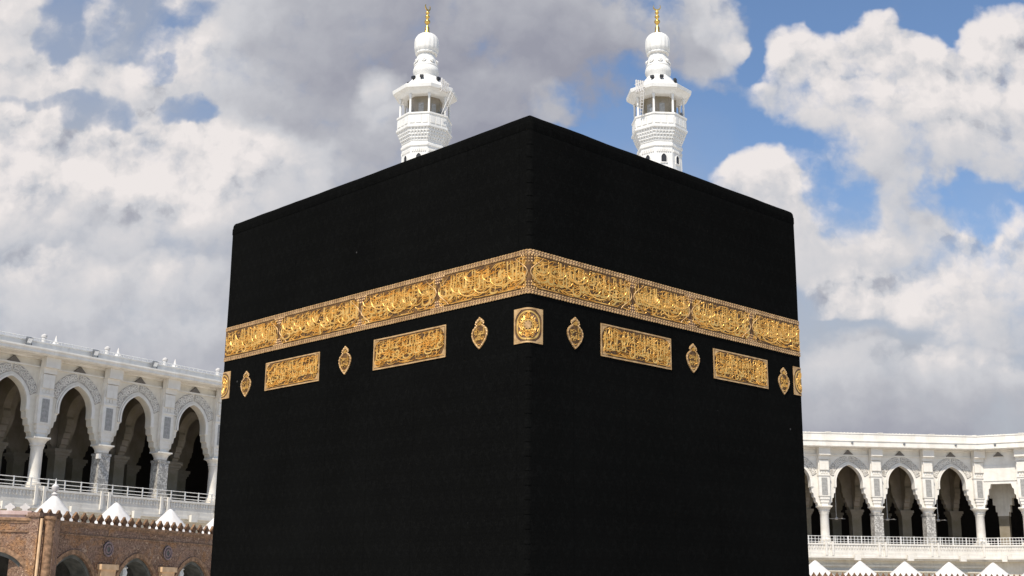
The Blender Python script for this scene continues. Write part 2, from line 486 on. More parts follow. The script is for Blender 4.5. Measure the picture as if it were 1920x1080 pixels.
M = {
    'cloth': mat_cloth(),
    'gold': mat_gold('gold_thread', (0.64, 0.35, 0.075), (0.83, 0.52, 0.16)),
    'gold_cloth': mat_gold('dark_gold_ground', (0.060, 0.025, 0.006), (0.17, 0.080, 0.016), 0.6, 0.15),
    'silver': mat_gold('silver_gilt_thread', (0.38, 0.22, 0.085), (0.60, 0.385, 0.18), 0.5, 0.3),
    'silver_ground': mat_gold('gilt_border_ground', (0.10, 0.05, 0.026), (0.22, 0.12, 0.07), 0.6, 0.25),
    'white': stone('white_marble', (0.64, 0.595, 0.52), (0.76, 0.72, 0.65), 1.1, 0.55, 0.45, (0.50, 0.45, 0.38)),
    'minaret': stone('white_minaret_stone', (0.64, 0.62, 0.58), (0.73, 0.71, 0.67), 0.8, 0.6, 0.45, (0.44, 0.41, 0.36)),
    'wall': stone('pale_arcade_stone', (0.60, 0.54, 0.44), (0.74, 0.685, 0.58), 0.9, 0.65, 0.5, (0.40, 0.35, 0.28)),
    'grey': stone('grey_inscribed_stone', (0.25, 0.24, 0.22), (0.37, 0.355, 0.33), 6.0, 0.7),
    'carve': stone('grey_carving_ground', (0.34, 0.31, 0.27), (0.46, 0.42, 0.37), 5.0, 0.8),
    'parapet': stone('grey_parapet_stone', (0.56, 0.55, 0.53), (0.70, 0.69, 0.66), 1.2, 0.6, 0.4),
    'veined': mat_veined('grey_veined_marble'),
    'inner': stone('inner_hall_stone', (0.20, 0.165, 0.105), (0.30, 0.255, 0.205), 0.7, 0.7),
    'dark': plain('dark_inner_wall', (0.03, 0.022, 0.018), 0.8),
    'metal': plain('white_painted_metal', (0.68, 0.66, 0.62), 0.4, 0.1),
    'fixture': plain('grey_fixture_metal', (0.20, 0.205, 0.21), 0.45, 0.4),
    'black': plain('black_plastic', (0.02, 0.02, 0.022), 0.5),
    'grille': plain('dark_brown_grey', (0.13, 0.115, 0.10), 0.8),  # even dark colour of the triangles under the cornice
    'brown': mat_portico(),
    'brown_trim': stone('brown_carved_trim', (0.13, 0.075, 0.04), (0.36, 0.21, 0.12), 6.0, 0.75),
    'brown_dark': stone('weathered_battlement_stone', (0.085, 0.045, 0.022), (0.27, 0.15, 0.075), 4.0, 0.8),
    'pink': stone('pink_marble', (0.40, 0.27, 0.24), (0.55, 0.42, 0.38), 2.5, 0.55),
    'peach': stone('peach_sandstone', (0.56, 0.36, 0.20), (0.70, 0.48, 0.29), 3.5, 0.7),
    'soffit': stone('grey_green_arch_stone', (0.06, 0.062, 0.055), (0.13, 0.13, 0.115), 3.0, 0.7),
    'rosette': stone('mauve_rosette_stone', (0.17, 0.115, 0.115), (0.30, 0.22, 0.215), 7.0, 0.7),
    'dome': stone('white_plaster', (0.52, 0.49, 0.46), (0.66, 0.635, 0.60), 1.8, 0.65, 0.55, (0.38, 0.34, 0.30)),
    'finial': mat_gold('gilded_finial', (0.55, 0.33, 0.07), (0.72, 0.48, 0.14), 0.28, 0.85),
    'floor': stone('white_courtyard_marble', (0.60, 0.56, 0.49), (0.70, 0.66, 0.59), 0.25, 0.4),
    'lampglass': plain('frosted_white_glass', (0.78, 0.78, 0.76), 0.3),
}


# ------------------------------------------------------------------ mesh helpers
class MB:
    def __init__(self):
        self.v = []; self.f = []; self.mi = []

    def add(self, vs, fs, mi=0):
        k = len(self.v)
        self.v += [tuple(x) for x in vs]
        self.f += [tuple(i + k for i in q) for q in fs]
        self.mi += [mi] * len(fs)
        return self

    def box(self, x0, x1, y0, y1, z0, z1, mi=0):
        vs = [(x, y, z) for z in (z0, z1) for y in (y0, y1) for x in (x0, x1)]
        return self.add(vs, [(0, 2, 3, 1), (4, 5, 7, 6), (0, 1, 5, 4), (2, 6, 7, 3), (0, 4, 6, 2), (1, 3, 7, 5)], mi)

    def lathe(self, prof, n=16, c=(0, 0), ph=0.0, mi=0, flute=0.0, nf=0):
        """prof: (radius, z) pairs from the bottom up"""
        vs = []; fs = []
        for r, z in prof:
            for k in range(n):
                a = ph + 2 * math.pi * k / n
                rr = r * (1 + flute * math.cos(nf * a)) if flute else r
                vs.append((c[0] + rr * math.cos(a), c[1] + rr * math.sin(a), z))
        for i in range(len(prof) - 1):
            for k in range(n):
                q = (k + 1) % n
                fs.append((i * n + k, i * n + q, (i + 1) * n + q, (i + 1) * n + k))
        fs.append(tuple(range(n - 1, -1, -1)))
        fs.append(tuple((len(prof) - 1) * n + k for k in range(n)))
        return self.add(vs, fs, mi)

    def tube(self, a, b, r, n=8, r2=None, mi=0):
        a = Vector(a); b = Vector(b); d = (b - a)
        if d.length < 1e-6:
            return self
        q = d.to_track_quat('Z', 'Y')
        r2 = r if r2 is None else r2
        vs = []
        for p, rr in ((a, r), (b, r2)):
            for k in range(n):
                t = 2 * math.pi * k / n
                vs.append(p + q @ Vector((rr * math.cos(t), rr * math.sin(t), 0)))
        fs = [(k, (k + 1) % n, n + (k + 1) % n, n + k) for k in range(n)]
        fs += [tuple(range(n - 1, -1, -1)), tuple(range(n, 2 * n))]
        return self.add(vs, fs, mi)

    def path(self, pts, r, n=6, mi=0):
        for a, b in zip(pts[:-1], pts[1:]):
            self.tube(a, b, r, n, mi=mi)
        return self

    def prism(self, poly, y0, y1, mi=0):
        """polygon of (x, z) pairs extruded from y0 (front) to y1"""
        n = len(poly)
        vs = [(x, y0, z) for x, z in poly] + [(x, y1, z) for x, z in poly]
        fs = [tuple(range(n)), tuple(range(2 * n - 1, n - 1, -1))]
        fs += [(k, n + k, n + (k + 1) % n, (k + 1) % n) for k in range(n)]
        return self.add(vs, fs, mi)

    def strip(self, A, B, y0, y1, mi=0, closed=False):
        """band between two (x, z) polylines, extruded from y0 to y1"""
        n = len(A)
        vs = [(x, y0, z) for x, z in A] + [(x, y0, z) for x, z in B] + [(x, y1, z) for x, z in A] + [(x, y1, z) for x, z in B]
        fs = []
        m = n if closed else n - 1
        for k in range(m):
            q = (k + 1) % n
            fs += [(k, q, n + q, n + k), (2 * n + k, 3 * n + k, 3 * n + q, 2 * n + q),
                   (k, 2 * n + k, 2 * n + q, q), (n + k, n + q, 3 * n + q, 3 * n + k)]
        if not closed:
            fs += [(0, n, 3 * n, 2 * n), (n - 1, 3 * n - 1, 4 * n - 1, 2 * n - 1)]
        return self.add(vs, fs, mi)

    def mesh(self, name, mats, smooth=None):
        me = bpy.data.meshes.new(name)
        me.from_pydata(self.v, [], self.f)
        for m in (mats if isinstance(mats, (list, tuple)) else [mats]):
            me.materials.append(m)
        if len(me.polygons):
            me.polygons.foreach_set('material_index', self.mi)
        bm = bmesh.new(); bm.from_mesh(me)
        bmesh.ops.recalc_face_normals(bm, faces=bm.faces)
        if smooth is not None:
            for f in bm.faces:
                f.smooth = True
            for e in bm.edges:
                if len(e.link_faces) == 2 and e.calc_face_angle(3.2) > R(smooth):
                    e.smooth = False
        bm.to_mesh(me); bm.free()
        return me


def link(name, me, parent=None, loc=(0, 0, 0), rz=0.0, sc=None):
    o = bpy.data.objects.new(name, me)
    COL.objects.link(o)
    if parent is not None:
        o.parent = parent
    o.location = loc
    o.rotation_euler = (0, 0, rz)
    if sc:
        o.scale = sc
    return o


def empty(name, loc=(0, 0, 0), rz=0.0, tilt=0.0):
    o = bpy.data.objects.new(name, None)
    COL.objects.link(o)
    o.location = loc
    o.rotation_euler = (0, tilt, rz)
    o.empty_display_size = 0.5
    return o


def tag(o, label, cat, group=None):
    o['label'] = label; o['category'] = cat
    if group:
        o['group'] = group
    return o


# ------------------------------------------------------------------ ground
g = MB()
n = 64
g.add([(0, 0, 0)] + [(3000 * math.cos(2 * math.pi * k / n), 3000 * math.sin(2 * math.pi * k / n), 0) for k in range(n)],
      [(0, 1 + k, 1 + (k + 1) % n) for k in range(n)])
gr = link('ground', g.mesh('ground', M['floor']))
gr['kind'] = 'structure'

# ------------------------------------------------------------------ cloth covered cube
NX, NY = 0.40981318, 29.22510767
YAW = 0.76523642
LEN_L, LEN_R = 14.0286, 11.8410
Z_TOP = 14.325
kaaba = empty('kaaba', (NX, NY, 0), YAW)     # local x along the right face, local y along the left face
tag(kaaba, 'huge black cloth covered cube with a gold embroidered band in the courtyard', 'shrine')

RC = 0.13
EDGES = []                                   # perimeter table: (s, x, y, nx, ny), s measured along the sharp outline


def build_perimeter():
    a, b = LEN_L, LEN_R
    # from the far left corner round the near corner to the right, then behind
    cor = [(0, a), (0, 0), (b, 0), (b, a)]
    dirs = [(0, -1), (1, 0), (0, 1), (-1, 0)]
    nrm = [(-1, 0), (0, -1), (1, 0), (0, 1)]
    lens = [a, b, a, b]
    s0 = -a
    t = []
    for i in range(4):
        cx, cy = cor[i]; dx, dy = dirs[i]; nx, ny = nrm[i]; L = lens[i]
        k = max(2, int(L / 0.14))
        for j in range(k + 1):
            q = RC + (L - 2 * RC) * j / k
            t.append((s0 + q, cx + dx * q, cy + dy * q, nx, ny))
        # arc round the next corner
        ex, ey = cx + dx * L, cy + dy * L
        n2 = nrm[(i + 1) % 4]; d2 = dirs[(i + 1) % 4]
        ox, oy = ex - dx * RC + d2[0] * RC, ey - dy * RC + d2[1] * RC
        for j in range(1, 6):
            f = j / 6; an = f * math.pi / 2
            vx = nx * math.cos(an) + n2[0] * math.sin(an); vy = ny * math.cos(an) + n2[1] * math.sin(an)
            t.append((s0 + L - RC + 2 * RC * f, ox + vx * RC, oy + vy * RC, vx, vy))
        s0 += L
    return t


EDGES = build_perimeter()
PER = 2 * (LEN_L + LEN_R)
import bisect
ES = [e[0] for e in EDGES]


def disp(s, z):
    """slack of the cloth: soft vertical hang and slight ripples"""
    v = noise.noise(Vector((s * 0.55, z * 0.16, 3.1))) * 0.022 + noise.noise(Vector((s * 1.9, z * 0.35, 7.7))) * 0.008
    v += noise.noise(Vector((s * 2.6, z * 0.5, 1.3))) * 0.004
    e = max(0.0, 1.0 - abs(((s + 6.0) % 100) - 6.0) / 0.5)
    v += e * min(1.0, max(0.0, (13.6 - z) * 0.6)) * noise.noise(Vector((0.5, z * 2.6, 5.5))) * 0.030      # puckers along the near corner
    return v


def P(s, z, d=0.0):
    q = (s + LEN_L) % PER - LEN_L
    i = bisect.bisect_right(ES, q) - 1
    a = EDGES[i]; b = EDGES[(i + 1) % len(EDGES)]
    bs = b[0] if i + 1 < len(EDGES) else b[0] + PER
    if i < 0:
        a = EDGES[-1]; b = EDGES[0]; q2 = q + PER; bs = b[0] + PER
        f = (q2 - a[0]) / (bs - a[0])
    else:
        f = (q - a[0]) / max(1e-9, bs - a[0])
    nx = a[3] + (b[3] - a[3]) * f; ny = a[4] + (b[4] - a[4]) * f
    h = disp(q, z) + d
    return (a[1] + (b[1] - a[1]) * f + nx * h, a[2] + (b[2] - a[2]) * f + ny * h, z)


def build_kiswah():
    mb = MB()
    RT = 0.17
    zs = [0.35 + (Z_TOP - RT - 0.35) * k / 84 for k in range(85)]
    cols = len(EDGES)
    vs = []
    for z in zs:
        for e in EDGES:
            vs.append(P(e[0], z))
    # rounded shoulder and roof
    for k in range(1, 6):
        an = k / 5 * math.pi / 2
        ins = RC * (1 - math.cos(an)); z = Z_TOP - RT + RT * math.sin(an)
        for e in EDGES:
            x, y, _ = P(e[0], Z_TOP - RT)
            sag = 0.008 * noise.noise(Vector((e[0] * 0.8, 0, 9.0)))
            vs.append((x - e[3] * ins, y - e[4] * ins, z + sag))
    rows = len(zs) + 5
    fs = []
    for i in range(rows - 1):
        for k in range(cols):
            q = (k + 1) % cols
            fs.append((i * cols + k, i * cols + q, (i + 1) * cols + q, (i + 1) * cols + k))
    fs.append(tuple((rows - 1) * cols + k for k in range(cols)))
    mb.add(vs, fs)
    return mb.mesh('cloth_cover', M['cloth'], 50)


link('cloth_cover', build_kiswah(), kaaba)
b = MB()
b.box(-0.5, LEN_R + 0.5, -0.5, LEN_L + 0.5, 0.0, 0.2)
b.box(-0.3, LEN_R + 0.3, -0.3, LEN_L + 0.3, 0.2, 0.38)
link('marble_plinth', b.mesh('marble_plinth', M['white']), kaaba)
# hem sewn along the upper edge and stitched seam on the near corner
b = MB()
for i in range(len(EDGES)):
    s0 = EDGES[i][0]; s1 = EDGES[(i + 1) % len(EDGES)][0]
    if s1 < s0:
        s1 += PER
    vs = [P(s0, Z_TOP - 0.42, 0.0), P(s1, Z_TOP - 0.42, 0.0), P(s1, Z_TOP - 0.40, 0.014), P(s0, Z_TOP - 0.40, 0.014), P(s1, Z_TOP - 0.215, 0.014), P(s0, Z_TOP - 0.215, 0.014), P(s1, Z_TOP - 0.20, 0.0), P(s0, Z_TOP - 0.20, 0.0)]
    b.add(vs, [(0, 1, 2, 3), (3, 2, 4, 5), (5, 4, 6, 7)])
link('roof_hem', b.mesh('roof_hem', M['cloth'], 40), kaaba)
b = MB()
z = 0.6
while z < Z_TOP - 0.6:
    if not (9.6 < z < 10.85):
        h = random.uniform(0.08, 0.2)
        vs = [P(-0.13, z, 0.004), P(-0.05, z, 0.018), P(0.05, z, 0.018), P(0.13, z, 0.004), P(-0.13, z + h, 0.004), P(-0.05, z + h, 0.02), P(0.05, z + h, 0.02), P(0.13, z + h, 0.004)]
        b.add(vs, [(0, 1, 5, 4), (1, 2, 6, 5), (2, 3, 7, 6)])
    z += 0.34
link('corner_stitching', b.mesh('corner_stitching', M['cloth'], 60), kaaba)

# ---- lettering: joined Arabic script from the built-in font
FORMS = {}
def _reg(ch, start, n):
    FORMS[ch] = [start + i for i in range(n)]
for ch, st, n_ in (('\u0621', 0xFE80, 1), ('\u0622', 0xFE81, 2), ('\u0623', 0xFE83, 2), ('\u0624', 0xFE85, 2), ('\u0625', 0xFE87, 2), ('\u0626', 0xFE89, 4),
                   ('\u0627', 0xFE8D, 2), ('\u0628', 0xFE8F, 4), ('\u0629', 0xFE93, 2), ('\u062A', 0xFE95, 4), ('\u062B', 0xFE99, 4), ('\u062C', 0xFE9D, 4),
                   ('\u062D', 0xFEA1, 4), ('\u062E', 0xFEA5, 4), ('\u062F', 0xFEA9, 2), ('\u0630', 0xFEAB, 2), ('\u0631', 0xFEAD, 2), ('\u0632', 0xFEAF, 2),
                   ('\u0633', 0xFEB1, 4), ('\u0634', 0xFEB5, 4), ('\u0635', 0xFEB9, 4), ('\u0636', 0xFEBD, 4), ('\u0637', 0xFEC1, 4), ('\u0638', 0xFEC5, 4),
                   ('\u0639', 0xFEC9, 4), ('\u063A', 0xFECD, 4), ('\u0641', 0xFED1, 4), ('\u0642', 0xFED5, 4), ('\u0643', 0xFED9, 4), ('\u0644', 0xFEDD, 4),
                   ('\u0645', 0xFEE1, 4), ('\u0646', 0xFEE5, 4), ('\u0647', 0xFEE9, 4), ('\u0648', 0xFEED, 2), ('\u0649', 0xFEEF, 2), ('\u064A', 0xFEF1, 4)):
    _reg(ch, st, n_)
LAMALEF = {'\u0622': 0xFEF5, '\u0623': 0xFEF7, '\u0625': 0xFEF9, '\u0627': 0xFEFB}


def shape(text):
    out = []
    for word in text.split(' '):
        w = []; i = 0; prev = False
        while i < len(word):
            c = word[i]
            if c == '\u0644' and i + 1 < len(word) and word[i + 1] in LAMALEF:
                w.append(chr(LAMALEF[word[i + 1]] + (1 if prev else 0))); prev = False; i += 2; continue
            f = FORMS[c]
            nxt = i + 1 < len(word) and len(FORMS[word[i + 1]]) > 1
            dual = len(f) == 4
            if prev and nxt and dual:
                w.append(chr(f[3]))
            elif nxt and dual:
                w.append(chr(f[2]))
            elif prev and len(f) > 1:
                w.append(chr(f[1]))
            else:
                w.append(chr(f[0]))
            prev = dual and nxt
            i += 1
        out.append(''.join(w))
    return ' '.join(out)[::-1]


def text_mesh(text, bold=0.004, depth=0.03):
    c = bpy.data.curves.new('script', 'FONT')
    c.body = shape(text)
    c.resolution_u = 2
    c.offset = bold
    c.extrude = depth
    o = bpy.data.objects.new('script', c)
    COL.objects.link(o)
    bpy.context.view_layer.update()
    dg = bpy.context.evaluated_depsgraph_get()
    me = bpy.data.meshes.new_from_object(o.evaluated_get(dg))
    v = [tuple(q.co) for q in me.vertices]
    f = [tuple(q.vertices) for q in me.polygons]
    bpy.data.objects.remove(o); bpy.data.meshes.remove(me); bpy.data.curves.remove(c)
    return v, f


TCACHE = {}


def lay_text(mb, text, s0, s1, z0, z1, d=0.016, slant=0.0, thick=0.018):
    if text not in TCACHE:
        TCACHE[text] = text_mesh(text)
    v, f = TCACHE[text]
    xs = [q[0] for q in v]; ys = [q[1] for q in v]
    x0, x1, y0, y1 = min(xs), max(xs), min(ys), max(ys)
    vs = []
    for x, y, h in v:
        fx = (x - x0) / (x1 - x0); fy = (y - y0) / (y1 - y0)
        vs.append(P(s0 + (s1 - s0) * fx + slant * (fy - 0.5), z0 + (z1 - z0) * fy, d + (thick if h > 0 else 0.0)))
    mb.add(vs, f)


def stroke(mb, pts, w0, d=0.02, th=0.014):
    """raised ribbon along (s, z) points, swelling in the middle like a reed pen"""
    n = len(pts); L = []; Rr = []
    for i, (s, z) in enumerate(pts):
        a = pts[max(0, i - 1)]; c = pts[min(n - 1, i + 1)]
        dx, dz = c[0] - a[0], c[1] - a[1]; m = math.hypot(dx, dz) or 1
        t = i / (n - 1)
        wd = w0 * (0.25 + 0.75 * math.sin(math.pi * min(1, 0.12 + t * 0.88)))
        L.append((s - dz / m * wd, z + dx / m * wd)); Rr.append((s + dz / m * wd, z - dx / m * wd))
    vs = []
    for a, c in zip(L, Rr):
        vs += [P(a[0], a[1], d), P((a[0] + c[0]) / 2, (a[1] + c[1]) / 2, d + th), P(c[0], c[1], d)]
    fs = []
    for i in range(n - 1):
        k = 3 * i
        fs += [(k, k + 1, k + 4, k + 3), (k + 1, k + 2, k + 5, k + 4)]
    mb.add(vs, fs)


def sheet(mb, s0, s1, z0, z1, d, ds=0.16, dz=0.3, bow=0.0, mi=0):
    ns = max(1, int((s1 - s0) / ds)); nz = max(1, int((z1 - z0) / dz))
    vs = []
    for j in range(nz + 1):
        for i in range(ns + 1):
            fs_ = i / ns
            zz = z0 + (z1 - z0) * j / nz + bow * (1 - (2 * fs_ - 1) ** 2)
            vs.append(P(s0 + (s1 - s0) * fs_, zz, d))
    fs = [(j * (ns + 1) + i, j * (ns + 1) + i + 1, (j + 1) * (ns + 1) + i + 1, (j + 1) * (ns + 1) + i) for j in range(nz) for i in range(ns)]
    # thin turned edge so that the sheet has a thickness
    k = len(vs)
    rim = [i for i in range(ns + 1)] + [j * (ns + 1) + ns for j in range(1, nz + 1)] + [nz * (ns + 1) + i for i in range(ns - 1, -1, -1)] + [j * (ns + 1) for j in range(nz - 1, 0, -1)]
    low = []
    for q in rim:
        j, i = divmod(q, ns + 1)
        zz = z0 + (z1 - z0) * j / nz + bow * (1 - (2 * i / ns - 1) ** 2)
        low.append(P(s0 + (s1 - s0) * i / ns, zz, -0.004))
    vs += low
    m = len(rim)
    fs += [(rim[i], k + i, k + (i + 1) % m, rim[(i + 1) % m]) for i in range(m)]
    mb.add(vs, fs, mi)


def loop_ring(mb, outer, inner, d, mi=0):
    """flat raised ring between two closed (s, z) outlines of equal length, with an outer edge"""
    n = len(outer)
    vs = [P(s, z, d) for s, z in outer] + [P(s, z, d) for s, z in inner] + [P(s, z, -0.004) for s, z in outer] + [P(s, z, -0.004) for s, z in inner]
    fs = []
    for k in range(n):
        q = (k + 1) % n
        fs += [(k, q, n + q, n + k), (k, 2 * n + k, 2 * n + q, q), (n + k, n + q, 3 * n + q, 3 * n + k)]
    mb.add(vs, fs, mi)


def loop_disc(mb, outline, d, rings=4, mi=0):
    n = len(outline)
    cs = sum(p[0] for p in outline) / n; cz = sum(p[1] for p in outline) / n
    vs = [P(cs, cz, d)]
    for r in range(1, rings + 1):
        f = r / rings
        vs += [P(cs + (s - cs) * f, cz + (z - cz) * f, d) for s, z in outline]
    fs = [(0, 1 + k, 1 + (k + 1) % n) for k in range(n)]
    for r in range(rings - 1):
        a = 1 + r * n; c = a + n
        fs += [(a + k, c + k, c + (k + 1) % n, a + (k + 1) % n) for k in range(n)]
    mb.add(vs, fs, mi)


Z0, Z1 = 9.66, 10.757
band = MB(); sheet(band, -LEN_L + 0.001, PER - LEN_L, Z0, Z1, 0.010, 0.05, 0.3)
band_o = link('embroidered_band', band.mesh('embroidered_band', M['gold_cloth'], 40), kaaba)


def rope(mb, s0, s1, z, h, d, pitch):
    """a chain of slanted stitches"""
    k = max(1, int((s1 - s0) / pitch)); st = (s1 - s0) / k
    for i in range(k):
        a = s0 + i * st; w = st * 0.62
        q = [(a, z - h), (a + w, z - h * 0.9), (a + w + st * 0.42, z + h), (a + st * 0.42, z + h * 0.9)]
        c = (sum(t[0] for t in q) / 4, z)
        vs = [P(s, zz, d) for s, zz in q] + [P(c[0], c[1], d + 0.016)]
        mb.add(vs, [(0, 1, 4), (1, 2, 4), (2, 3, 4), (3, 0, 4)])


for za, zb in ((Z0, Z0 + 0.105), (Z1 - 0.105, Z1)):
    bb = MB()
    sheet(bb, -LEN_L, PER - LEN_L, za, zb, 0.020, 0.05, 0.3, mi=0)
    zm = (za + zb) / 2
    k = len(bb.f)
    rope(bb, -LEN_L, LEN_R, zm - 0.03, 0.036, 0.021, 0.105)
    rope(bb, -LEN_L, LEN_R, zm + 0.036, 0.028, 0.021, 0.105)
    for s in (za + 0.006, zb - 0.006):
        sheet(bb, -LEN_L, LEN_R, s - 0.006, s + 0.006, 0.028, 0.05, 0.3)
    for i in range(k, len(bb.f)):
        bb.mi[i] = 1
    link('woven_border', bb.mesh('woven_border', [M['silver_ground'], M['silver']]), band_o)

VERSES = ['واذ جعلنا البيت مثابة للناس وامنا', 'واتخذوا من مقام ابراهيم مصلى', 'وعهدنا الى ابراهيم واسماعيل ان طهرا بيتي',
          'للطائفين والعاكفين والركع السجود', 'واذ يرفع ابراهيم القواعد من البيت', 'واسماعيل ربنا تقبل منا انك انت السميع العليم',
          'ربنا واجعلنا مسلمين لك ومن ذريتنا امة', 'وارنا مناسكنا وتب علينا انك انت التواب الرحيم']
NAMES = ['يا حي يا قيوم', 'يا رحمن يا رحيم', 'الحمد لله رب العالمين', 'الله اكبر']
PANELS = ['واذا سالك عبادي عني فاني قريب', 'نبئ عبادي اني انا الغفور الرحيم', 'واني لغفار لمن تاب وامن وعمل صالحا', 'ومن يعظم شعائر الله فانها من تقوى القلوب']


def flourish(mb, s0, s1, z0, z1, n, rnd, w=0.02, size=1.0):
    """tall stems, long returning tails and vowel marks that fill the gaps"""
    for _ in range(n):
        s = rnd.uniform(s0, s1); z = rnd.uniform(z0, z1); k = rnd.random()
        if k < 0.14:
            h = rnd.uniform(0.4, 0.75) * (z1 - z0) * size; zb = min(z, z1 - h)
            pts = [(s + 0.03 * math.sin(t * 2), zb + h * t) for t in (0, 0.25, 0.5, 0.75, 1)]
        elif k < 0.56:
            r = rnd.uniform(0.10, 0.24) * size; a0 = rnd.uniform(math.pi, 1.25 * math.pi); sp = rnd.uniform(0.7, 1.0) * math.pi
            pts = [(s + r * 1.5 * math.cos(a0 + sp * t / 7), z + r * 0.55 * math.sin(a0 + sp * t / 7)) for t in range(8)]
        elif k < 0.82:
            l = rnd.uniform(0.12, 0.32) * size
            pts = [(s + l * t / 4, z + 0.55 * l * t / 4 + 0.02 * math.sin(t)) for t in range(5)]
        else:
            q = 0.03
            pts = [(s - q, z), (s, z + 0.008), (s + q, z)]
        pts = [(min(max(a, s0), s1), min(max(c, z0), z1)) for a, c in pts]
        stroke(mb, pts, w * rnd.uniform(0.7, 1.25))


CUTS_R = [0.0, 3.85, 6.35, 9.2, LEN_R]
CUTS_L = [-LEN_L, -10.85, -6.75, -3.4, 0.0]
zi, zo = Z0 + 0.15, Z1 - 0.15
vi = 0
for cuts in (CUTS_L, CUTS_R):
    for c0, c1 in zip(cuts[:-1], cuts[1:]):
        rnd = random.Random(vi + 5)
        mb = MB()
        a, c = c0 + 0.06, c1 - 0.06
        hh = zo - zi
        tx = VERSES[vi % 8].split(' ')
        k = (len(tx) + 1) // 2
        lay_text(mb, ' '.join(tx[:k]), a + 0.05, c - 0.1, zi + 0.26 * hh, zo - 0.01, 0.012)
        lay_text(mb, ' '.join(tx[k:]), a + 0.1, c - 0.05, zi + 0.01, zi + 0.74 * hh, 0.018)
        flourish(mb, a + 0.05, c - 0.05, zi + 0.02, zo - 0.02, int((c - a) * 62), rnd, 0.013)
        flourish(mb, a, c, zi + 0.01, zo - 0.01, int((c - a) * 45), rnd, 0.008, 0.55)
        for q in range(int((c - a) * 2.6)):                       # long sweeping tails
            s = a + 0.3 + (c - a - 0.6) * (q + rnd.random()) / int((c - a) * 2.6); r = rnd.uniform(0.26, 0.46)
            zc = rnd.uniform(zi + 0.30, zo - 0.12)
            stroke(mb, [(min(max(s + r * math.cos(math.pi * (1.02 + 0.92 * t / 9)), a), c), max(zi + 0.02, zc + 0.62 * r * math.sin(math.pi * (1.02 + 0.92 * t / 9)))) for t in range(10)], 0.018, 0.030)
        link('lettering', mb.mesh('lettering', M['gold']), band_o)
        vi += 1
# knots between the written fields: triangles of silver net and two bracket lines
for s in sorted(set(CUTS_L + CUTS_R)):
    if s in (-LEN_L, LEN_R):
        continue
    mb = MB()
    for sg, zb in ((1, Z0 + 0.105), (-1, Z1 - 0.105)):
        tri = [(s - 0.30, zb), (s + 0.30, zb), (s + 0.09, zb + sg * 0.15), (s, zb + sg * 0.25), (s - 0.09, zb + sg * 0.15)]
        if s != 0.0:
            mb.add([P(x, y, 0.020) for x, y in tri], [(0, 1, 2, 3, 4)], 1)
        for r in range(3):
            w = 0.24 - r * 0.08; zz = zb + sg * (0.035 + r * 0.075)
            m = max(1, int(w / 0.07))
            for i in range(-m, m + 1):
                ss = s + i * w / m
                q = [(ss - 0.028, zz), (ss, zz + 0.03), (ss + 0.028, zz), (ss, zz - 0.03)]
                vs = [P(x, y, 0.022) for x, y in q] + [P(ss, zz, 0.045)]
                mb.add(vs, [(0, 1, 4), (1, 2, 4), (2, 3, 4), (3, 0, 4)])
    for sg in (-1, 1):
        pts = [(s + sg * (0.46 - 0.42 * math.sin(math.pi * t / 12) ** 1.5), zi + (zo - zi) * t / 12) for t in range(13)]
        stroke(mb, pts, 0.016, 0.03)
    link('silver_knot', mb.mesh('silver_knot', [M['silver'], M['silver_ground']]), band_o)


def verse_panel(s0, s1, text, seed):
    z0, z1 = 8.44, 9.30
    rnd = random.Random(seed)
    mb = MB(); sheet(mb, s0, s1, z0, z1, 0.010, 0.16, 0.2)
    o = link('verse_panel', mb.mesh('verse_panel', M['gold_cloth'], 40), kaaba)
    fr = MB()
    t = 0.036
    for (a, c, e, h) in ((s0, s1, z0, z0 + t), (s0, s1, z1 - t, z1), (s0, s0 + t, z0 + t, z1 - t), (s1 - t, s1, z0 + t, z1 - t)):
        sheet(fr, a, c, e, h, 0.024, 0.16, 0.2)
    for (a, e, sx, sz) in ((s0, z0, 1, 1), (s1, z0, -1, 1), (s0, z1, 1, -1), (s1, z1, -1, -1)):
        q = [(a + sx * 0.05, e + sz * 0.05), (a + sx * 0.26, e + sz * 0.05), (a + sx * 0.13, e + sz * 0.13), (a + sx * 0.05, e + sz * 0.26)]
        fr.add([P(x, y, 0.026) for x, y in q], [(0, 1, 2, 3)])
    link('panel_frame', fr.mesh('panel_frame', M['silver']), o)
    lt = MB()
    tx = text.split(' '); k = (len(tx) + 1) // 2
    lay_text(lt, ' '.join(tx[:k]), s0 + 0.14, s1 - 0.14, z0 + 0.34, z1 - 0.08, 0.012)
    lay_text(lt, ' '.join(tx[k:]), s0 + 0.14, s1 - 0.14, z0 + 0.08, z0 + 0.54, 0.018)
    flourish(lt, s0 + 0.1, s1 - 0.1, z0 + 0.09, z1 - 0.09, int((s1 - s0) * 48), rnd, 0.012)
    flourish(lt, s0 + 0.07, s1 - 0.07, z0 + 0.07, z1 - 0.07, int((s1 - s0) * 60), rnd, 0.008, 0.55)
    link('lettering', lt.mesh('lettering', M['gold']), o)


def drop_outline(sc, zc, k=1.0, n=48):
    """lamp outline: pointed below, waist, small bulb on top"""
    prof = [(0.0, -0.41), (0.10, -0.33), (0.22, -0.20), (0.285, -0.07), (0.29, 0.02), (0.25, 0.11), (0.17, 0.175), (0.105, 0.21), (0.155, 0.255), (0.14, 0.31), (0.075, 0.36), (0.0, 0.415)]
    right = [(sc + x * k, zc + z * k) for x, z in prof]
    left = [(sc - x * k, zc + z * k) for x, z in prof[-2:0:-1]]
    return right + left


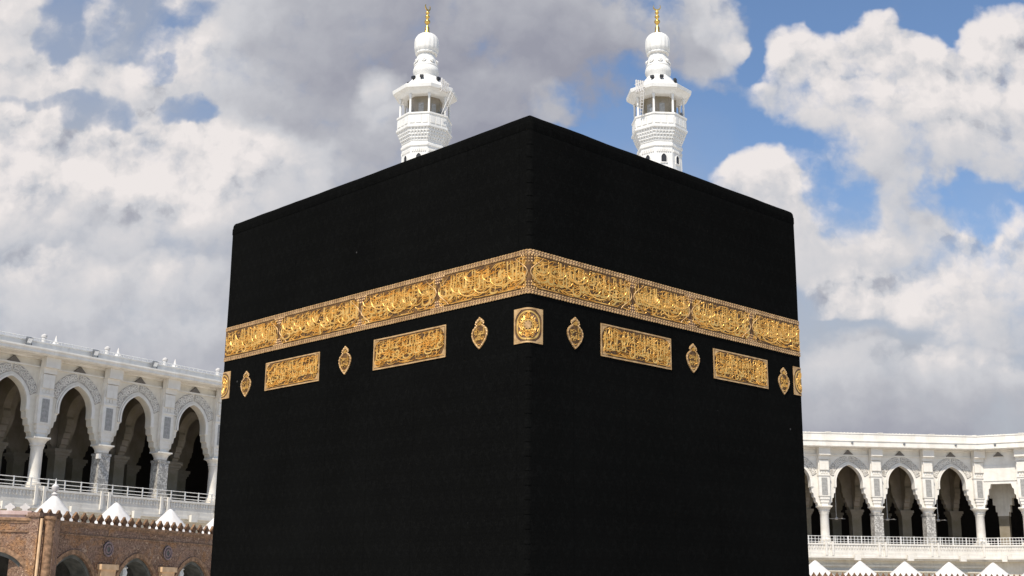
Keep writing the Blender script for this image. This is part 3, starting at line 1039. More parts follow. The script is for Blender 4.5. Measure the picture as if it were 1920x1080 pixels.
def lamp_panel(sc, text, zc=8.89, seed=0):
    o1 = drop_outline(sc, zc); o2 = drop_outline(sc, zc - 0.005, 0.80); o3 = drop_outline(sc, zc - 0.005, 0.84)
    mb = MB(); loop_disc(mb, o1, 0.010)
    o = link('lamp_emblem', mb.mesh('lamp_emblem', M['gold_cloth']), kaaba)
    fr = MB(); loop_ring(fr, o1, o3, 0.026)
    for k in range(0, len(o1), 1):
        s, z = o1[k]; s = sc + (s - sc) * 0.93; z = zc + (z - zc) * 0.93
        q = [(s - 0.025, z), (s, z + 0.025), (s + 0.025, z), (s, z - 0.025)]
        fr.add([P(x, y, 0.027) for x, y in q] + [P(s, z, 0.045)], [(0, 1, 4), (1, 2, 4), (2, 3, 4), (3, 0, 4)])
    link('emblem_border', fr.mesh('emblem_border', M['silver']), o)
    lt = MB()
    tx = text.split(' '); k = (len(tx) + 1) // 2
    lay_text(lt, ' '.join(tx[:k]), sc - 0.18, sc + 0.18, zc - 0.05, zc + 0.14, 0.014)
    lay_text(lt, ' '.join(tx[k:]), sc - 0.17, sc + 0.17, zc - 0.24, zc + 0.0, 0.018)
    lay_text(lt, 'الله', sc - 0.07, sc + 0.07, zc + 0.2, zc + 0.30, 0.014)
    for q in ((sc - 0.12, zc + 0.08), (sc + 0.1, zc - 0.12), (sc, zc - 0.27)):
        stroke(lt, [(q[0] - 0.07, q[1]), (q[0], q[1] - 0.03), (q[0] + 0.07, q[1] + 0.01)], 0.014)
    link('lettering', lt.mesh('lettering', M['gold']), o)


def corner_panel(sc, seed):
    s0, s1, z0, z1 = sc - 0.50, sc + 0.47, 8.43, 9.30
    mb = MB(); sheet(mb, s0, s1, z0, z1, 0.010, 0.03, 0.1)
    o = link('corner_panel', mb.mesh('corner_panel', M['silver_ground'], 40), kaaba)
    zc = (z0 + z1) / 2; sm = (s0 + s1) / 2
    n = 64
    def oval(r, rz=None):
        rz = r if rz is None else rz
        return [(sm + r * math.copysign(abs(math.cos(2 * math.pi * k / n)) ** 0.8, math.cos(2 * math.pi * k / n)), zc + rz * math.copysign(abs(math.sin(2 * math.pi * k / n)) ** 0.8, math.sin(2 * math.pi * k / n))) for k in range(n)]
    fr = MB()
    for (a, c, e, h) in ((s0, s1, z0, z0 + 0.04), (s0, s1, z1 - 0.04, z1), (s0, s0 + 0.04, z0 + 0.04, z1 - 0.04), (s1 - 0.04, s1, z0 + 0.04, z1 - 0.04)):
        sheet(fr, a, c, e, h, 0.022, 0.03, 0.2)
    for sx in (-1, 1):
        for sz in (-1, 1):
            a = sm + sx * 0.445; e = zc + sz * 0.395
            pts = [(a, e), (a - sx * 0.22, e), (a - sx * 0.12, e - sz * 0.07), (a - sx * 0.05, e - sz * 0.13), (a, e - sz * 0.26)]
            fr.add([P(x, y, 0.024) for x, y in pts], [(0, 1, 2, 3, 4)])
    link('panel_frame', fr.mesh('panel_frame', M['silver']), o)
    dk = MB(); loop_ring(dk, oval(0.425, 0.385), oval(0.40, 0.365), 0.018)
    link('dark_ring', dk.mesh('dark_ring', M['gold_cloth']), o)
    gd = MB()
    rnd = random.Random(seed)
    loop_ring(gd, oval(0.395, 0.36), oval(0.35, 0.32), 0.02)
    for k in range(56):                                     # circle of radiating script
        a = 2 * math.pi * k / 56
        r0 = rnd.uniform(0.15, 0.2); r1 = rnd.uniform(0.28, 0.34); tw = rnd.uniform(-0.25, 0.25)
        stroke(gd, [(sm + (r0 + (r1 - r0) * t / 4) * math.cos(a + tw * t / 4), zc + (r0 + (r1 - r0) * t / 4) * 0.92 * math.sin(a + tw * t / 4)) for t in range(5)], 0.015)
    for k in range(54):
        a = 2 * math.pi * k / 54; r = rnd.choice((0.17, 0.21, 0.25, 0.29, 0.33))
        stroke(gd, [(sm + r * math.cos(a + 0.3 * t / 4), zc + r * 0.92 * math.sin(a + 0.3 * t / 4)) for t in range(5)], 0.014, 0.024)
    loop_ring(gd, oval(0.15, 0.14), oval(0.12, 0.11), 0.022)
    link('lettering', gd.mesh('lettering', M['gold']), o)
    ro = MB()
    loop_disc(ro, [(sm + (0.10 + 0.02 * math.cos(8 * 2 * math.pi * k / 48)) * math.cos(2 * math.pi * k / 48), zc + (0.10 + 0.02 * math.cos(8 * 2 * math.pi * k / 48)) * math.sin(2 * math.pi * k / 48)) for k in range(48)], 0.026, 3)
    link('silver_rosette', ro.mesh('silver_rosette', M['silver']), o)


verse_panel(-6.07, -3.03, PANELS[0], 1)
verse_panel(-11.48, -8.65, PANELS[1], 2)
verse_panel(2.60, 5.45, PANELS[2], 3)
verse_panel(7.34, 9.97, PANELS[3], 4)
for i, sc in enumerate((-12.60, -7.40, -1.75, 1.64, 6.42, 10.82)):
    lamp_panel(sc, NAMES[i % 3], 8.89 if abs(sc) < 9 else 8.78, i)
corner_panel(0.0, 1)
corner_panel(-LEN_L + 0.02, 2)
corner_panel(LEN_R, 3)

# ------------------------------------------------------------------ white arcades
B = 4.6
APEX = 6.6
AW, SPR = 1.17, 5.05                      # half width and springing of the pointed arch


def arch_hw(v):
    """half width of the opening at height v above the gallery floor"""
    prof = [(3.0, 1.80), (3.35, 1.72), (3.42, 1.60), (3.75, 1.56), (3.82, 1.44), (4.15, 1.40), (4.22, 1.28), (4.6, 1.24), (4.66, AW), (SPR, AW)]
    if v <= prof[0][0]:
        return prof[0][1]
    for (a, x), (c, y) in zip(prof[:-1], prof[1:]):
        if v <= c:
            return x + (y - x) * (v - a) / (c - a)
    return 0.0


def arch_curve(w, spr, apex, n=12, off=0.0):
    """right half of a pointed arch, springing to crown, grown by off"""
    h = apex - spr
    Rr = (h * h + w * w) / (2 * w)
    cx = w - Rr
    out = []
    a1 = math.acos(max(-1, min(1, -cx / Rr)))
    Ro = Rr + off
    a1o = math.acos(max(-1, min(1, -cx / Ro)))
    for k in range(n + 1):
        a = a1o * k / n
        out.append((cx + Ro * math.cos(a), spr + Ro * math.sin(a)))
    out[-1] = (0.0, out[-1][1])
    return out


def wall_mesh(name, mats, half, bottom, top, w, spr, apex, y0, y1, jamb=None):
    """one bay of wall with a pointed opening; jamb: list of (v, half width) from the bottom up to the springing"""
    mb = MB()
    jamb = jamb or [(bottom, w), (spr, w)]
    right = [(x, v) for v, x in jamb] + arch_curve(w, spr, apex)[1:]
    for sg in (1, -1):
        A = [(sg * x, v) for x, v in right]
        Bp = [(sg * half, v) for x, v in right]
        mb.strip(A, Bp, y0, y1)
    mb.box(-half, half, y0, y1, apex, top)
    return mb.mesh(name, mats)


JAMB = [(v, arch_hw(v)) for v in (3.12, 3.35, 3.42, 3.75, 3.82, 4.15, 4.22, 4.6, 4.66, SPR)]


def spiral_ribbon(mb, cx, cz, r, turns, ph, wd, y0, y1, sg=1):
    pts = []
    n = int(10 * turns) + 4
    for k in range(n):
        t = k / (n - 1)
        a = ph + sg * 2 * math.pi * turns * t
        rr = r * (1 - 0.82 * t)
        pts.append((cx + rr * math.cos(a), cz + rr * math.sin(a)))
    A = []; Bq = []
    for i, (x, z) in enumerate(pts):
        a = pts[max(0, i - 1)]; c = pts[min(n - 1, i + 1)]
        dx, dz = c[0] - a[0], c[1] - a[1]; m = math.hypot(dx, dz) or 1
        A.append((x - dz / m * wd, z + dx / m * wd)); Bq.append((x + dz / m * wd, z - dx / m * wd))
    mb.strip(A, Bq, y0, y1)


def build_arcade_meshes(sunny):
    D = {}
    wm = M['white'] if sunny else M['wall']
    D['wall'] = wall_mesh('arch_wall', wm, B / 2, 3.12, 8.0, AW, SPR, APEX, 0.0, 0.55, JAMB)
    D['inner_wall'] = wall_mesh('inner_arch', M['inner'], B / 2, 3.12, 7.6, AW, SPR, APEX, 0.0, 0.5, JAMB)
    # moulding round the arch
    mb = MB()
    for o0, o1, y0 in ((0.0, 0.13, -0.10), (0.15, 0.24, -0.06)):
        for sg in (1, -1):
            a = [(AW + o0, 4.7)] + arch_curve(AW, SPR, APEX, 12, o0); c = [(AW + o1, 4.7)] + arch_curve(AW, SPR, APEX, 12, o1)
            mb.strip([(sg * x, z) for x, z in a], [(sg * x, z) for x, z in c], y0, 0.0)
    D['mould'] = mb.mesh('arch_moulding', M['white'])
    # carved spandrels: a grey ground with white scrolls
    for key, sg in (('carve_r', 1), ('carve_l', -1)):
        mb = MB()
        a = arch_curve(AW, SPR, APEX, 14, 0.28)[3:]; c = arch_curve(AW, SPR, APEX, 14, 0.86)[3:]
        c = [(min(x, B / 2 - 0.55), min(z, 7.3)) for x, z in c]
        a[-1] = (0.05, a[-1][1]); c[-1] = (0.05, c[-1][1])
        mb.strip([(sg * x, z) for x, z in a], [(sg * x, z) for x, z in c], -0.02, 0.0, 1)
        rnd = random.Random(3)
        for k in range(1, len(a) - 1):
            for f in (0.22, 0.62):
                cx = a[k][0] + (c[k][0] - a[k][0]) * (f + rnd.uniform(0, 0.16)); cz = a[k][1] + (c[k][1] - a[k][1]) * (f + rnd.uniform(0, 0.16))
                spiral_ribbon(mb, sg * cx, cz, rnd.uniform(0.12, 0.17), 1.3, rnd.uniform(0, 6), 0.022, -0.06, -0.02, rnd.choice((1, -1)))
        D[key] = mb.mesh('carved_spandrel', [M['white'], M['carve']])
    # moulded ledge on the wall
    mb = MB()
    mb.box(-B / 2, B / 2, -0.10, 0.0, 7.36, 7.46); mb.box(-B / 2, B / 2, -0.16, 0.0, 7.86, 7.99)
    D['ledge'] = mb.mesh('wall_ledge', M['white'])
    # dark triangular block under the cornice
    mb = MB()
    mb.prism([(-0.42, 7.47), (0.42, 7.47), (0.0, 7.85)], -0.16, -0.004)
    D['notch'] = mb.mesh('dark_triangle', M['grille'])
    # pier above the column: stepped block, bracket under the cornice
    mb = MB()
    mb.box(-0.48, 0.48, -0.32, -0.002, 3.9, 7.0)
    for k, (w, y) in enumerate(((0.30, -0.16), (0.36, -0.22), (0.42, -0.27))):
        mb.box(-w, w, y, -0.002, 3.12 + 0.26 * k, 3.12 + 0.26 * (k + 1))
    mb.box(-0.52, 0.52, -0.38, -0.002, 5.62, 5.74)
    mb.box(-0.40, 0.40, -0.44, -0.322, 6.1, 6.95)
    mb.box(-0.46, 0.46, -0.50, -0.002, 7.0, 7.34)
    mb.box(-0.50, 0.50, -0.74, -0.17, 7.34, 7.99)
    for k in range(3):
        mb.box(-0.30 + k * 0.22, -0.14 + k * 0.22, -0.36, -0.322, 5.8, 6.02)
    D['pier'] = mb.mesh('pier_block', M['white'])
    mb = MB()
    mb.box(-0.25, 0.25, -0.345, -0.322, 4.02, 5.45)
    D['panel'] = mb.mesh('inscribed_panel', M['grey'])
    # columns
    def capital(mb):
        mb.lathe([(0.40, 2.55), (0.46, 2.62), (0.44, 2.7), (0.56, 2.92), (0.70, 3.02)], 8, (0, 0.1), R(22.5))
        mb.box(-0.56, 0.56, -0.40, 0.58, 3.02, 3.118)
    mb = MB(); capital(mb)
    D['capital'] = mb.mesh('capital', M['white'], 40)
    mb = MB()
    mb.box(-0.48, 0.48, -0.36, 0.58, 0.0, 0.2)
    mb.lathe([(0.45, 0.2), (0.46, 0.3), (0.40, 0.38), (0.37, 0.46), (0.36, 2.4), (0.40, 2.46), (0.40, 2.548)], 24, (0, 0.1))
    D['round'] = mb.mesh('column', M['white'], 40)
    mb = MB()
    mb.box(-0.46, 0.46, -0.35, 0.55, 0.0, 0.3); mb.box(-0.40, 0.40, -0.30, 0.50, 0.3, 2.4); mb.box(-0.44, 0.44, -0.34, 0.54, 2.4, 2.548)
    D['square'] = mb.mesh('column', M['veined'])
    mb = MB()
    mb.box(-0.42, 0.42, -0.3, 0.5, 0.0, 2.56)
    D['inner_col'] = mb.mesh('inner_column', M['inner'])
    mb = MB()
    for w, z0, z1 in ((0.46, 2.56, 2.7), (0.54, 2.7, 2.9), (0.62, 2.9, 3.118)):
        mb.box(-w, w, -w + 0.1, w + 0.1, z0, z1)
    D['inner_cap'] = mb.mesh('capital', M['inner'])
    # railing of one bay
    mb = MB()
    for k in range(4):
        x = -B / 2 + (k + 0.5) * B / 4
        mb.box(x - 0.035, x + 0.035, -0.62, -0.56, 0.0, 0.62)
    for z in (0.58, 0.33, 0.12):
        mb.tube((-B / 2, -0.59, z), (B / 2, -0.59, z), 0.026, 6)
    if sunny:
        k = 0
        while k < 15:
            x = -B / 2 + 0.15 + k * 0.3
            mb.box(x - 0.02, x + 0.02, -0.605, -0.575, 0.0, 0.58); k += 1
    D['rail'] = mb.mesh('railing', M['metal'])
    # balcony front with a carved frieze and ledges
    mb = MB()
    mb.box(-B / 2, B / 2, -0.74, 0.0, -0.14, 0.0); mb.box(-B / 2, B / 2, -0.66, 0.0, -0.72, -0.14)
    mb.box(-B / 2, B / 2, -0.72, 0.0, -1.02, -0.72)
    mb.box(-B / 2, B / 2, -0.80, 0.0, -1.2, -1.02); mb.box(-B / 2, B / 2, -0.56, 0.0, -1.34, -1.2)
    for k in range(20):
        x = -B / 2 + (k + 0.5) * B / 20
        mb.prism([(x - 0.07, -0.16), (x + 0.07, -0.16), (x + 0.07, -0.36), (x, -0.50), (x - 0.07, -0.36)], -0.70, -0.662)
    for x in (-B / 2 + 0.28, -B / 2 - 0.28 + B):
        mb.box(x - 0.09, x + 0.09, -0.82, -0.722, -1.0, 0.14)
    D['front'] = mb.mesh('balcony_front', M['white'])
    mb = MB(); mb.box(-0.26, 0.26, -1.06, -0.82, -1.38, -0.92)
    D['boxl'] = mb.mesh('service_box', M['white'])
    # cornice and parapet
    mb = MB()
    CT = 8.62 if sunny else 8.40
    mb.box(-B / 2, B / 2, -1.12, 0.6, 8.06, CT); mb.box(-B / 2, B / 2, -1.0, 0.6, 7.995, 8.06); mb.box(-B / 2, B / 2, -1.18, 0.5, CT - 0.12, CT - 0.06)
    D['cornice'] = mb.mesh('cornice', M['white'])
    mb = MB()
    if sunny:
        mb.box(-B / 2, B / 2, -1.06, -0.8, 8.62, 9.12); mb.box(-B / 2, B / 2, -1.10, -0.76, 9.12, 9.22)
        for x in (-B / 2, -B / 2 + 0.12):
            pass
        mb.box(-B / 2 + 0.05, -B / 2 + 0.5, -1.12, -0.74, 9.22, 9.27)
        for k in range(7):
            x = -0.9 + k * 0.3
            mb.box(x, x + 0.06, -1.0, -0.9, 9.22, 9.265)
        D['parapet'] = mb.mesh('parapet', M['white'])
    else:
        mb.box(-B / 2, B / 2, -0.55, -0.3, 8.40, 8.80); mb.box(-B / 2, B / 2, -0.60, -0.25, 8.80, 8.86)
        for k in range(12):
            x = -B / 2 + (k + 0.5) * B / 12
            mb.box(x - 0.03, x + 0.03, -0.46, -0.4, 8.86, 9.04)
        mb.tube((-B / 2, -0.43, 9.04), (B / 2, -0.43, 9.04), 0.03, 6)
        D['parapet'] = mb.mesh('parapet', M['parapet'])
    mb = MB(); mb.lathe([(0.02, 0), (0.09, 0.001), (0.10, 0.05), (0.06, 0.09)], 12)
    D['spot'] = mb.mesh('cornice_spotlight', M['fixture'])
    # pinnacles standing on the roof edge
    mb = MB()
    mb.lathe([(0.20, 8.402), (0.20, 8.6), (0.15, 8.64), (0.14, 9.22), (0.18, 9.26), (0.18, 9.38), (0.03, 9.48)], 10, (0, -0.12))
    D['pin'] = mb.mesh('roof_pinnacle', M['dome'], 40)
    mb = MB()
    mb.lathe([(0.40, 8.402), (0.38, 8.75), (0.24, 8.95), (0.10, 9.15), (0.07, 9.36), (0.02, 9.5)], 12, (0, -0.14))
    D['pin2'] = mb.mesh('roof_pinnacle', M['dome'], 40)
    return D


def local(root, name, me, u, y=0.0, z=0.0, parent=None, rz=0.0):
    return link(name, me, parent or root, (u * B, y, z), rz)


def pier(root, D, x, y, kind, rz=0.0):
    """column, capital, pier block with its inscribed panel"""
    c = link('column', D[kind], root, (x, y, 0), rz)
    link('capital', D['capital'], c)
    pb = link('pier_block', D['pier'], root, (x, y, 0), rz)
    link('inscribed_panel', D['panel'], pb)


def bay(root, D, x, y, rz=0.0, arch=True, sx=1.0):
    kw = dict(parent=root, loc=(x, y, 0), rz=rz, sc=(sx, 1, 1))
    if arch:
        wl = link('arch_wall', D['wall'], **kw)
        link('arch_moulding', D['mould'], wl)
        link('carved_spandrel', D['carve_r'], wl); link('carved_spandrel', D['carve_l'], wl)
        link('wall_ledge', D['ledge'], wl); link('dark_triangle', D['notch'], wl)
    link('railing', D['rail'], **kw)
    fr = link('balcony_front', D['front'], **kw)
    link('service_box', D['boxl'], fr)
    cn = link('cornice', D['cornice'], **kw)
    link('parapet', D['parapet'], cn)


def arcade(name, label, loc, theta, tilt, i0, i1, kinds, sunny, depth=16.0):
    root = empty(name, loc, R(90 - theta), -tilt)
    tag(root, label, 'arcade')
    D = build_arcade_meshes(sunny)
    for i in range(i0, i1):
        bay(root, D, (i + 0.5) * B, 0.0)
    for i in range(i0, i1 + 1):
        pier(root, D, i * B, 0.0, kinds(i))
    # two inner rows of columns and arches, cross arches between them
    for r, yy in ((1, 4.8), (2, 9.6)):
        for i in range(i0, i1):
            link('inner_arch', D['inner_wall'], root, ((i + 0.5) * B, yy, 0))
        for i in range(i0, i1 + 1):
            c = link('inner_column', D['inner_col'], root, (i * B, yy, 0))
            link('capital', D['inner_cap'], c)
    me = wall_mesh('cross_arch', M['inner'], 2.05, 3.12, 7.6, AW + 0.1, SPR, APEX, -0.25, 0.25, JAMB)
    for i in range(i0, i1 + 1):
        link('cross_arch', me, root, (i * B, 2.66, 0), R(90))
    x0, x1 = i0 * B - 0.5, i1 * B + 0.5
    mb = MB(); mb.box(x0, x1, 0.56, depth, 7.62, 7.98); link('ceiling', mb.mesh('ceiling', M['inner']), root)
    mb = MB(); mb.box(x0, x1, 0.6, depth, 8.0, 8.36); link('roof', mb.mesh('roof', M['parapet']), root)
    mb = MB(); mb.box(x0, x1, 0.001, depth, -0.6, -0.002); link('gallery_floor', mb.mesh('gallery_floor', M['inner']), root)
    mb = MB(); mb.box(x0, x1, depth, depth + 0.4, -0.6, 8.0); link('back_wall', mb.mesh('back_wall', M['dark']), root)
    mb = MB(); mb.box(x0, x1, 0.0, 1.0, -loc[2] + 0.0, -1.345 + 0.0)
    mb.box(x0, x1, -0.12, -0.002, -1.9, -1.75); mb.box(x0, x1, -0.2, -0.002, -2.3, -2.2)
    link('lower_wall', mb.mesh('lower_wall', M['wall']), root)
    return root, D


L_LOC = (-28.8303282, 75.3785636, 5.43531984 + CAM_H)
R_LOC = (26.6020631, 105.573375, 3.74437497 + CAM_H)
L_TH, L_TILT = 36.652, R(-0.544)
R_TH = 83.644
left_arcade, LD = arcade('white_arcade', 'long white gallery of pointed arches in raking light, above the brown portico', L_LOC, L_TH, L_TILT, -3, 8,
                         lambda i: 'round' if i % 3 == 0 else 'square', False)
right_arcade, RD = arcade('white_arcade', 'sunlit white gallery of pointed arches, ending in a turned corner bay', R_LOC, R_TH, 0.0, -9, 3,
                          lambda i: 'round' if i % 3 == 0 else 'square', True)
# turned corner bay of the right gallery: a flat lintel instead of an arch, then two more arched bays
TURN = R(-38.0)
cx, cy = 3 * B, 0.0
dx, dy = math.cos(TURN), math.sin(TURN)
ccx, ccy = cx + dx * B / 2, cy + dy * B / 2
CB = 3.75                                                # length of the corner bay
ccx, ccy = cx + dx * CB / 2, cy + dy * CB / 2
bay(right_arcade, RD, ccx, ccy, TURN, arch=False, sx=CB / B)
mb = MB()
mb.box(-CB / 2, CB / 2, 0.0, 0.5, 5.15, 8.0); mb.box(-CB / 2 + 0.5, CB / 2 - 0.5, -0.06, -0.002, 5.4, 6.7); mb.box(-CB / 2, CB / 2, -0.16, -0.002, 7.86, 7.99)
lw = link('lintel_wall', mb.mesh('lintel_wall', M['white']), right_arcade, (ccx, ccy, 0), TURN)
link('dark_triangle', RD['notch'], lw)
for sg in (1, -1):
    mb = MB()
    pr = [(2.3, 3.12), (1.8, 3.12), (1.72, 3.4), (1.6, 3.45), (1.56, 3.8), (1.44, 3.86), (1.4, 4.2), (1.28, 4.26), (1.25, 4.7), (1.1, 4.8), (1.0, 5.148), (2.3, 5.148)]
    mb.prism([(sg * x * CB / B, z) for x, z in pr], 0.0, 0.5)
    link('stepped_bracket', mb.mesh('stepped_bracket', M['white']), right_arcade, (ccx, ccy, 0), TURN)
for k in (1, 2, 3):
    px, py = cx + dx * (CB + B * (k - 1)), cy + dy * (CB + B * (k - 1))
    pier(right_arcade, RD, px, py, 'round' if k != 2 else 'square', TURN)
    if k < 3:
        bay(right_arcade, RD, px + dx * B / 2, py + dy * B / 2, TURN)
# hall behind the turned bays
c = link('inner_column', RD['inner_col'], right_arcade, (ccx + 1.3, ccy + 2.3, 0), TURN)
mb = MB()
for k, (w_, z_) in enumerate(((0.46, 2.562), (0.60, 2.9), (0.80, 3.5), (1.05, 4.1), (1.4, 4.7))):
    mb.box(-w_, w_, -0.35, 0.55, z_, (2.9, 3.5, 4.1, 4.7, 7.6)[k])
link('stepped_capital', mb.mesh('stepped_capital', M['wall']), c)
for k in (1.5, 2.5):
    c = link('inner_column', RD['inner_col'], right_arcade, (cx + dx * B * k + 3.0, cy + dy * B * k + 3.8, 0), TURN)
    link('capital', RD['inner_cap'], c)
mb = MB()
fl = [(cx, 0.3), (cx + dx * B * 3.2, dy * B * 3.2 + 0.3), (cx + dx * B * 3.2 + 14, dy * B * 3.2 + 14), (cx, 16.0)]
for z0, z1, nm, mt in ((7.62, 7.98, 'ceiling', 'inner'), (-0.6, -0.002, 'gallery_floor', 'inner')):
    mb = MB(); k = len(fl)
    mb.add([(x, y, z0) for x, y in fl] + [(x, y, z1) for x, y in fl], [(3, 2, 1, 0), (4, 5, 6, 7)] + [(i, (i + 1) % 4, 4 + (i + 1) % 4, 4 + i) for i in range(4)])
    link(nm, mb.mesh(nm, M[mt]), right_arcade)
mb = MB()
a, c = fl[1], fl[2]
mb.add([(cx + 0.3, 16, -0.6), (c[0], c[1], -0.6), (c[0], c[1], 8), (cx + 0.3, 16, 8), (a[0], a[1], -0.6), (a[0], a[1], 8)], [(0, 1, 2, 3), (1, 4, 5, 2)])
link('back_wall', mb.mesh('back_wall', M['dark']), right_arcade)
mb = MB(); mb.box(0, 3 * B, 0.0, 1.0, -R_LOC[2], -1.345)
link('lower_wall', mb.mesh('lower_wall', M['wall']), right_arcade, (cx, cy, 0), TURN)
for i in range(-9, 3):
    s = link('cornice_spotlight', RD['spot'], right_arcade, ((i + 0.5) * B, -1.122, 8.36)); s.rotation_euler = (R(90), 0, 0)
s = link('cornice_spotlight', RD['spot'], right_arcade, (ccx + math.sin(TURN) * 1.122, ccy - math.cos(TURN) * 1.122, 8.36)); s.rotation_euler = (R(90), 0, TURN)
for i in range(-2, 6):
    link('roof_pinnacle', LD['pin'], left_arcade, ((i - 0.10) * B, 0, 0))
    link('roof_pinnacle', LD['pin2'], left_arcade, ((i + 0.08) * B, 0, 0))

# ---- floodlights on the edge of the left roof
def floodlight(label, u):
    rt = left_arcade.matrix_basis
    o = empty('floodlight', L_LOC, R(90 - L_TH))
    p = Vector((u * B, -0.85, 8.402 - math.tan(-L_TILT) * u * B))
    o.location = Matrix.Translation(L_LOC) @ Matrix.Rotation(R(90 - L_TH), 4, 'Z') @ p
    tag(o, label, 'floodlight', 'floodlights on the roof edge')
    mb = MB(); mb.box(-0.2, 0.2, -0.12, 0.12, 0.0, 0.06); mb.box(-0.27, -0.23, -0.05, 0.05, 0.06, 0.55); mb.box(0.23, 0.27, -0.05, 0.05, 0.06, 0.55); mb.box(-0.27, 0.27, -0.05, 0.05, 0.061, 0.10)
    link('bracket', mb.mesh('bracket', M['fixture']), o)
    mb = MB()
    mb.prism([(-0.22, -0.2), (0.22, -0.2), (0.22, 0.24), (-0.22, 0.24)], -0.16, 0.12)
    h = link('lamp_housing', mb.mesh('lamp_housing', M['fixture']), o, (0, 0, 0.45)); h.rotation_euler = (R(28), 0, 0)
    mb = MB(); mb.box(-0.19, 0.19, -0.175, -0.162, -0.17, 0.21)
    link('lamp_glass', mb.mesh('lamp_glass', M['lampglass']), h)
    o.scale = (0.78, 0.78, 0.78)


floodlight('grey floodlight on the left roof edge, above the arch cut off by the picture edge', -0.40)
floodlight('grey floodlight on the left roof edge, above the second arch from the picture edge', 0.62)
floodlight('grey floodlight on the left roof edge, nearest to the black cube', 1.62)

# ---- small loudspeakers and ceiling lamps in the galleries
def on_arcade(LOC, TH, x, y, z):
    return Matrix.Translation(LOC) @ Matrix.Rotation(R(90 - TH), 4, 'Z') @ Vector((x, y, z))


def loudspeaker(label, LOC, TH, u, z):
    o = empty('loudspeaker', on_arcade(LOC, TH, u * B, -0.30, z), R(90 - TH))
    tag(o, label, 'loudspeaker', 'loudspeakers on the gallery columns')
    mb = MB(); mb.box(-0.62, -0.42, -0.22, 0.06, -0.16, 0.16)
    cabinet = link('cabinet', mb.mesh('cabinet', M['dome']), o)
    mb = MB(); mb.box(-0.60, -0.44, -0.235, -0.222, -0.14, 0.14)
    link('grille', mb.mesh('grille', M['metal']), cabinet)
    mb = MB(); mb.box(-0.42, -0.40, -0.08, 0.02, -0.04, 0.04)
    link('bracket', mb.mesh('bracket', M['metal']), o)


loudspeaker('small white loudspeaker on the first grey column right of the white round one, left gallery', L_LOC, L_TH, 1, 2.3)


def ceiling_fan(label, LOC, TH, x, y, z):
    o = empty('ceiling_fan', on_arcade(LOC, TH, x, y, z), R(20))
    tag(o, label, 'ceiling fan', 'fans hanging in the right gallery')
    mb = MB(); mb.lathe([(0.05, -0.12), (0.16, -0.08), (0.16, 0.05), (0.05, 0.1)], 12)
    hub = link('motor', mb.mesh('motor', M['dome'], 40), o)
    mb = MB(); mb.tube((0, 0, 0.1), (0, 0, 7.6 - z), 0.025, 6)
    link('rod', mb.mesh('rod', M['metal']), o)
    me = MB().box(0.16, 0.85, -0.08, 0.08, -0.02, 0.0).mesh('blade', M['dome'])
    for k in range(4):
        link('blade', me, o, (0, 0, 0), R(90 * k))


for lab, i in (('white ceiling fan hanging in the first full arch right of the black cube', 0), ('white ceiling fan hanging in the middle one of the three sunlit arches', 1), ('white ceiling fan hanging in the arch next to the turned corner bay', 2)):
    ceiling_fan(lab, R_LOC, R_TH, (i + 0.42) * B, 2.4, 2.2)

# ------------------------------------------------------------------ brown porticoes with domes
def merlon(x, w, h):
    """small leaf shaped battlement"""
    right = [(0.30, 0.0), (0.20, 0.16), (0.24, 0.28), (0.44, 0.40), (0.40, 0.58), (0.22, 0.70), (0.15, 0.80)]
    return [(x + w * a, h * b) for a, b in right] + [(x, h)] + [(x - w * a, h * b) for a, b in right[::-1]]


def dome_mesh(r, h, finial=False):
    mb = MB()
    pr = [(1.10, -0.06), (1.10, 0.02), (1.03, 0.03), (0.90, 0.15), (0.74, 0.30), (0.56, 0.48), (0.385, 0.66), (0.23, 0.82), (0.11, 0.94), (0.05, 0.985), (0.012, 1.0)]
    mb.lathe([(r * a, h * z) for a, z in pr], 32, flute=0.022, nf=8)
    mb.lathe([(r * 1.16, -0.5), (r * 1.16, -0.12), (r * 1.2, -0.10), (r * 1.2, 0.0)], 8, ph=R(22.5))
    if finial:
        mb.lathe([(0.10, h * 0.98), (0.16, h + 0.08), (0.05, h + 0.18), (0.12, h + 0.28), (0.04, h + 0.4), (0.01, h + 0.6)], 10)
    return mb.mesh('dome', M['dome'], 35)


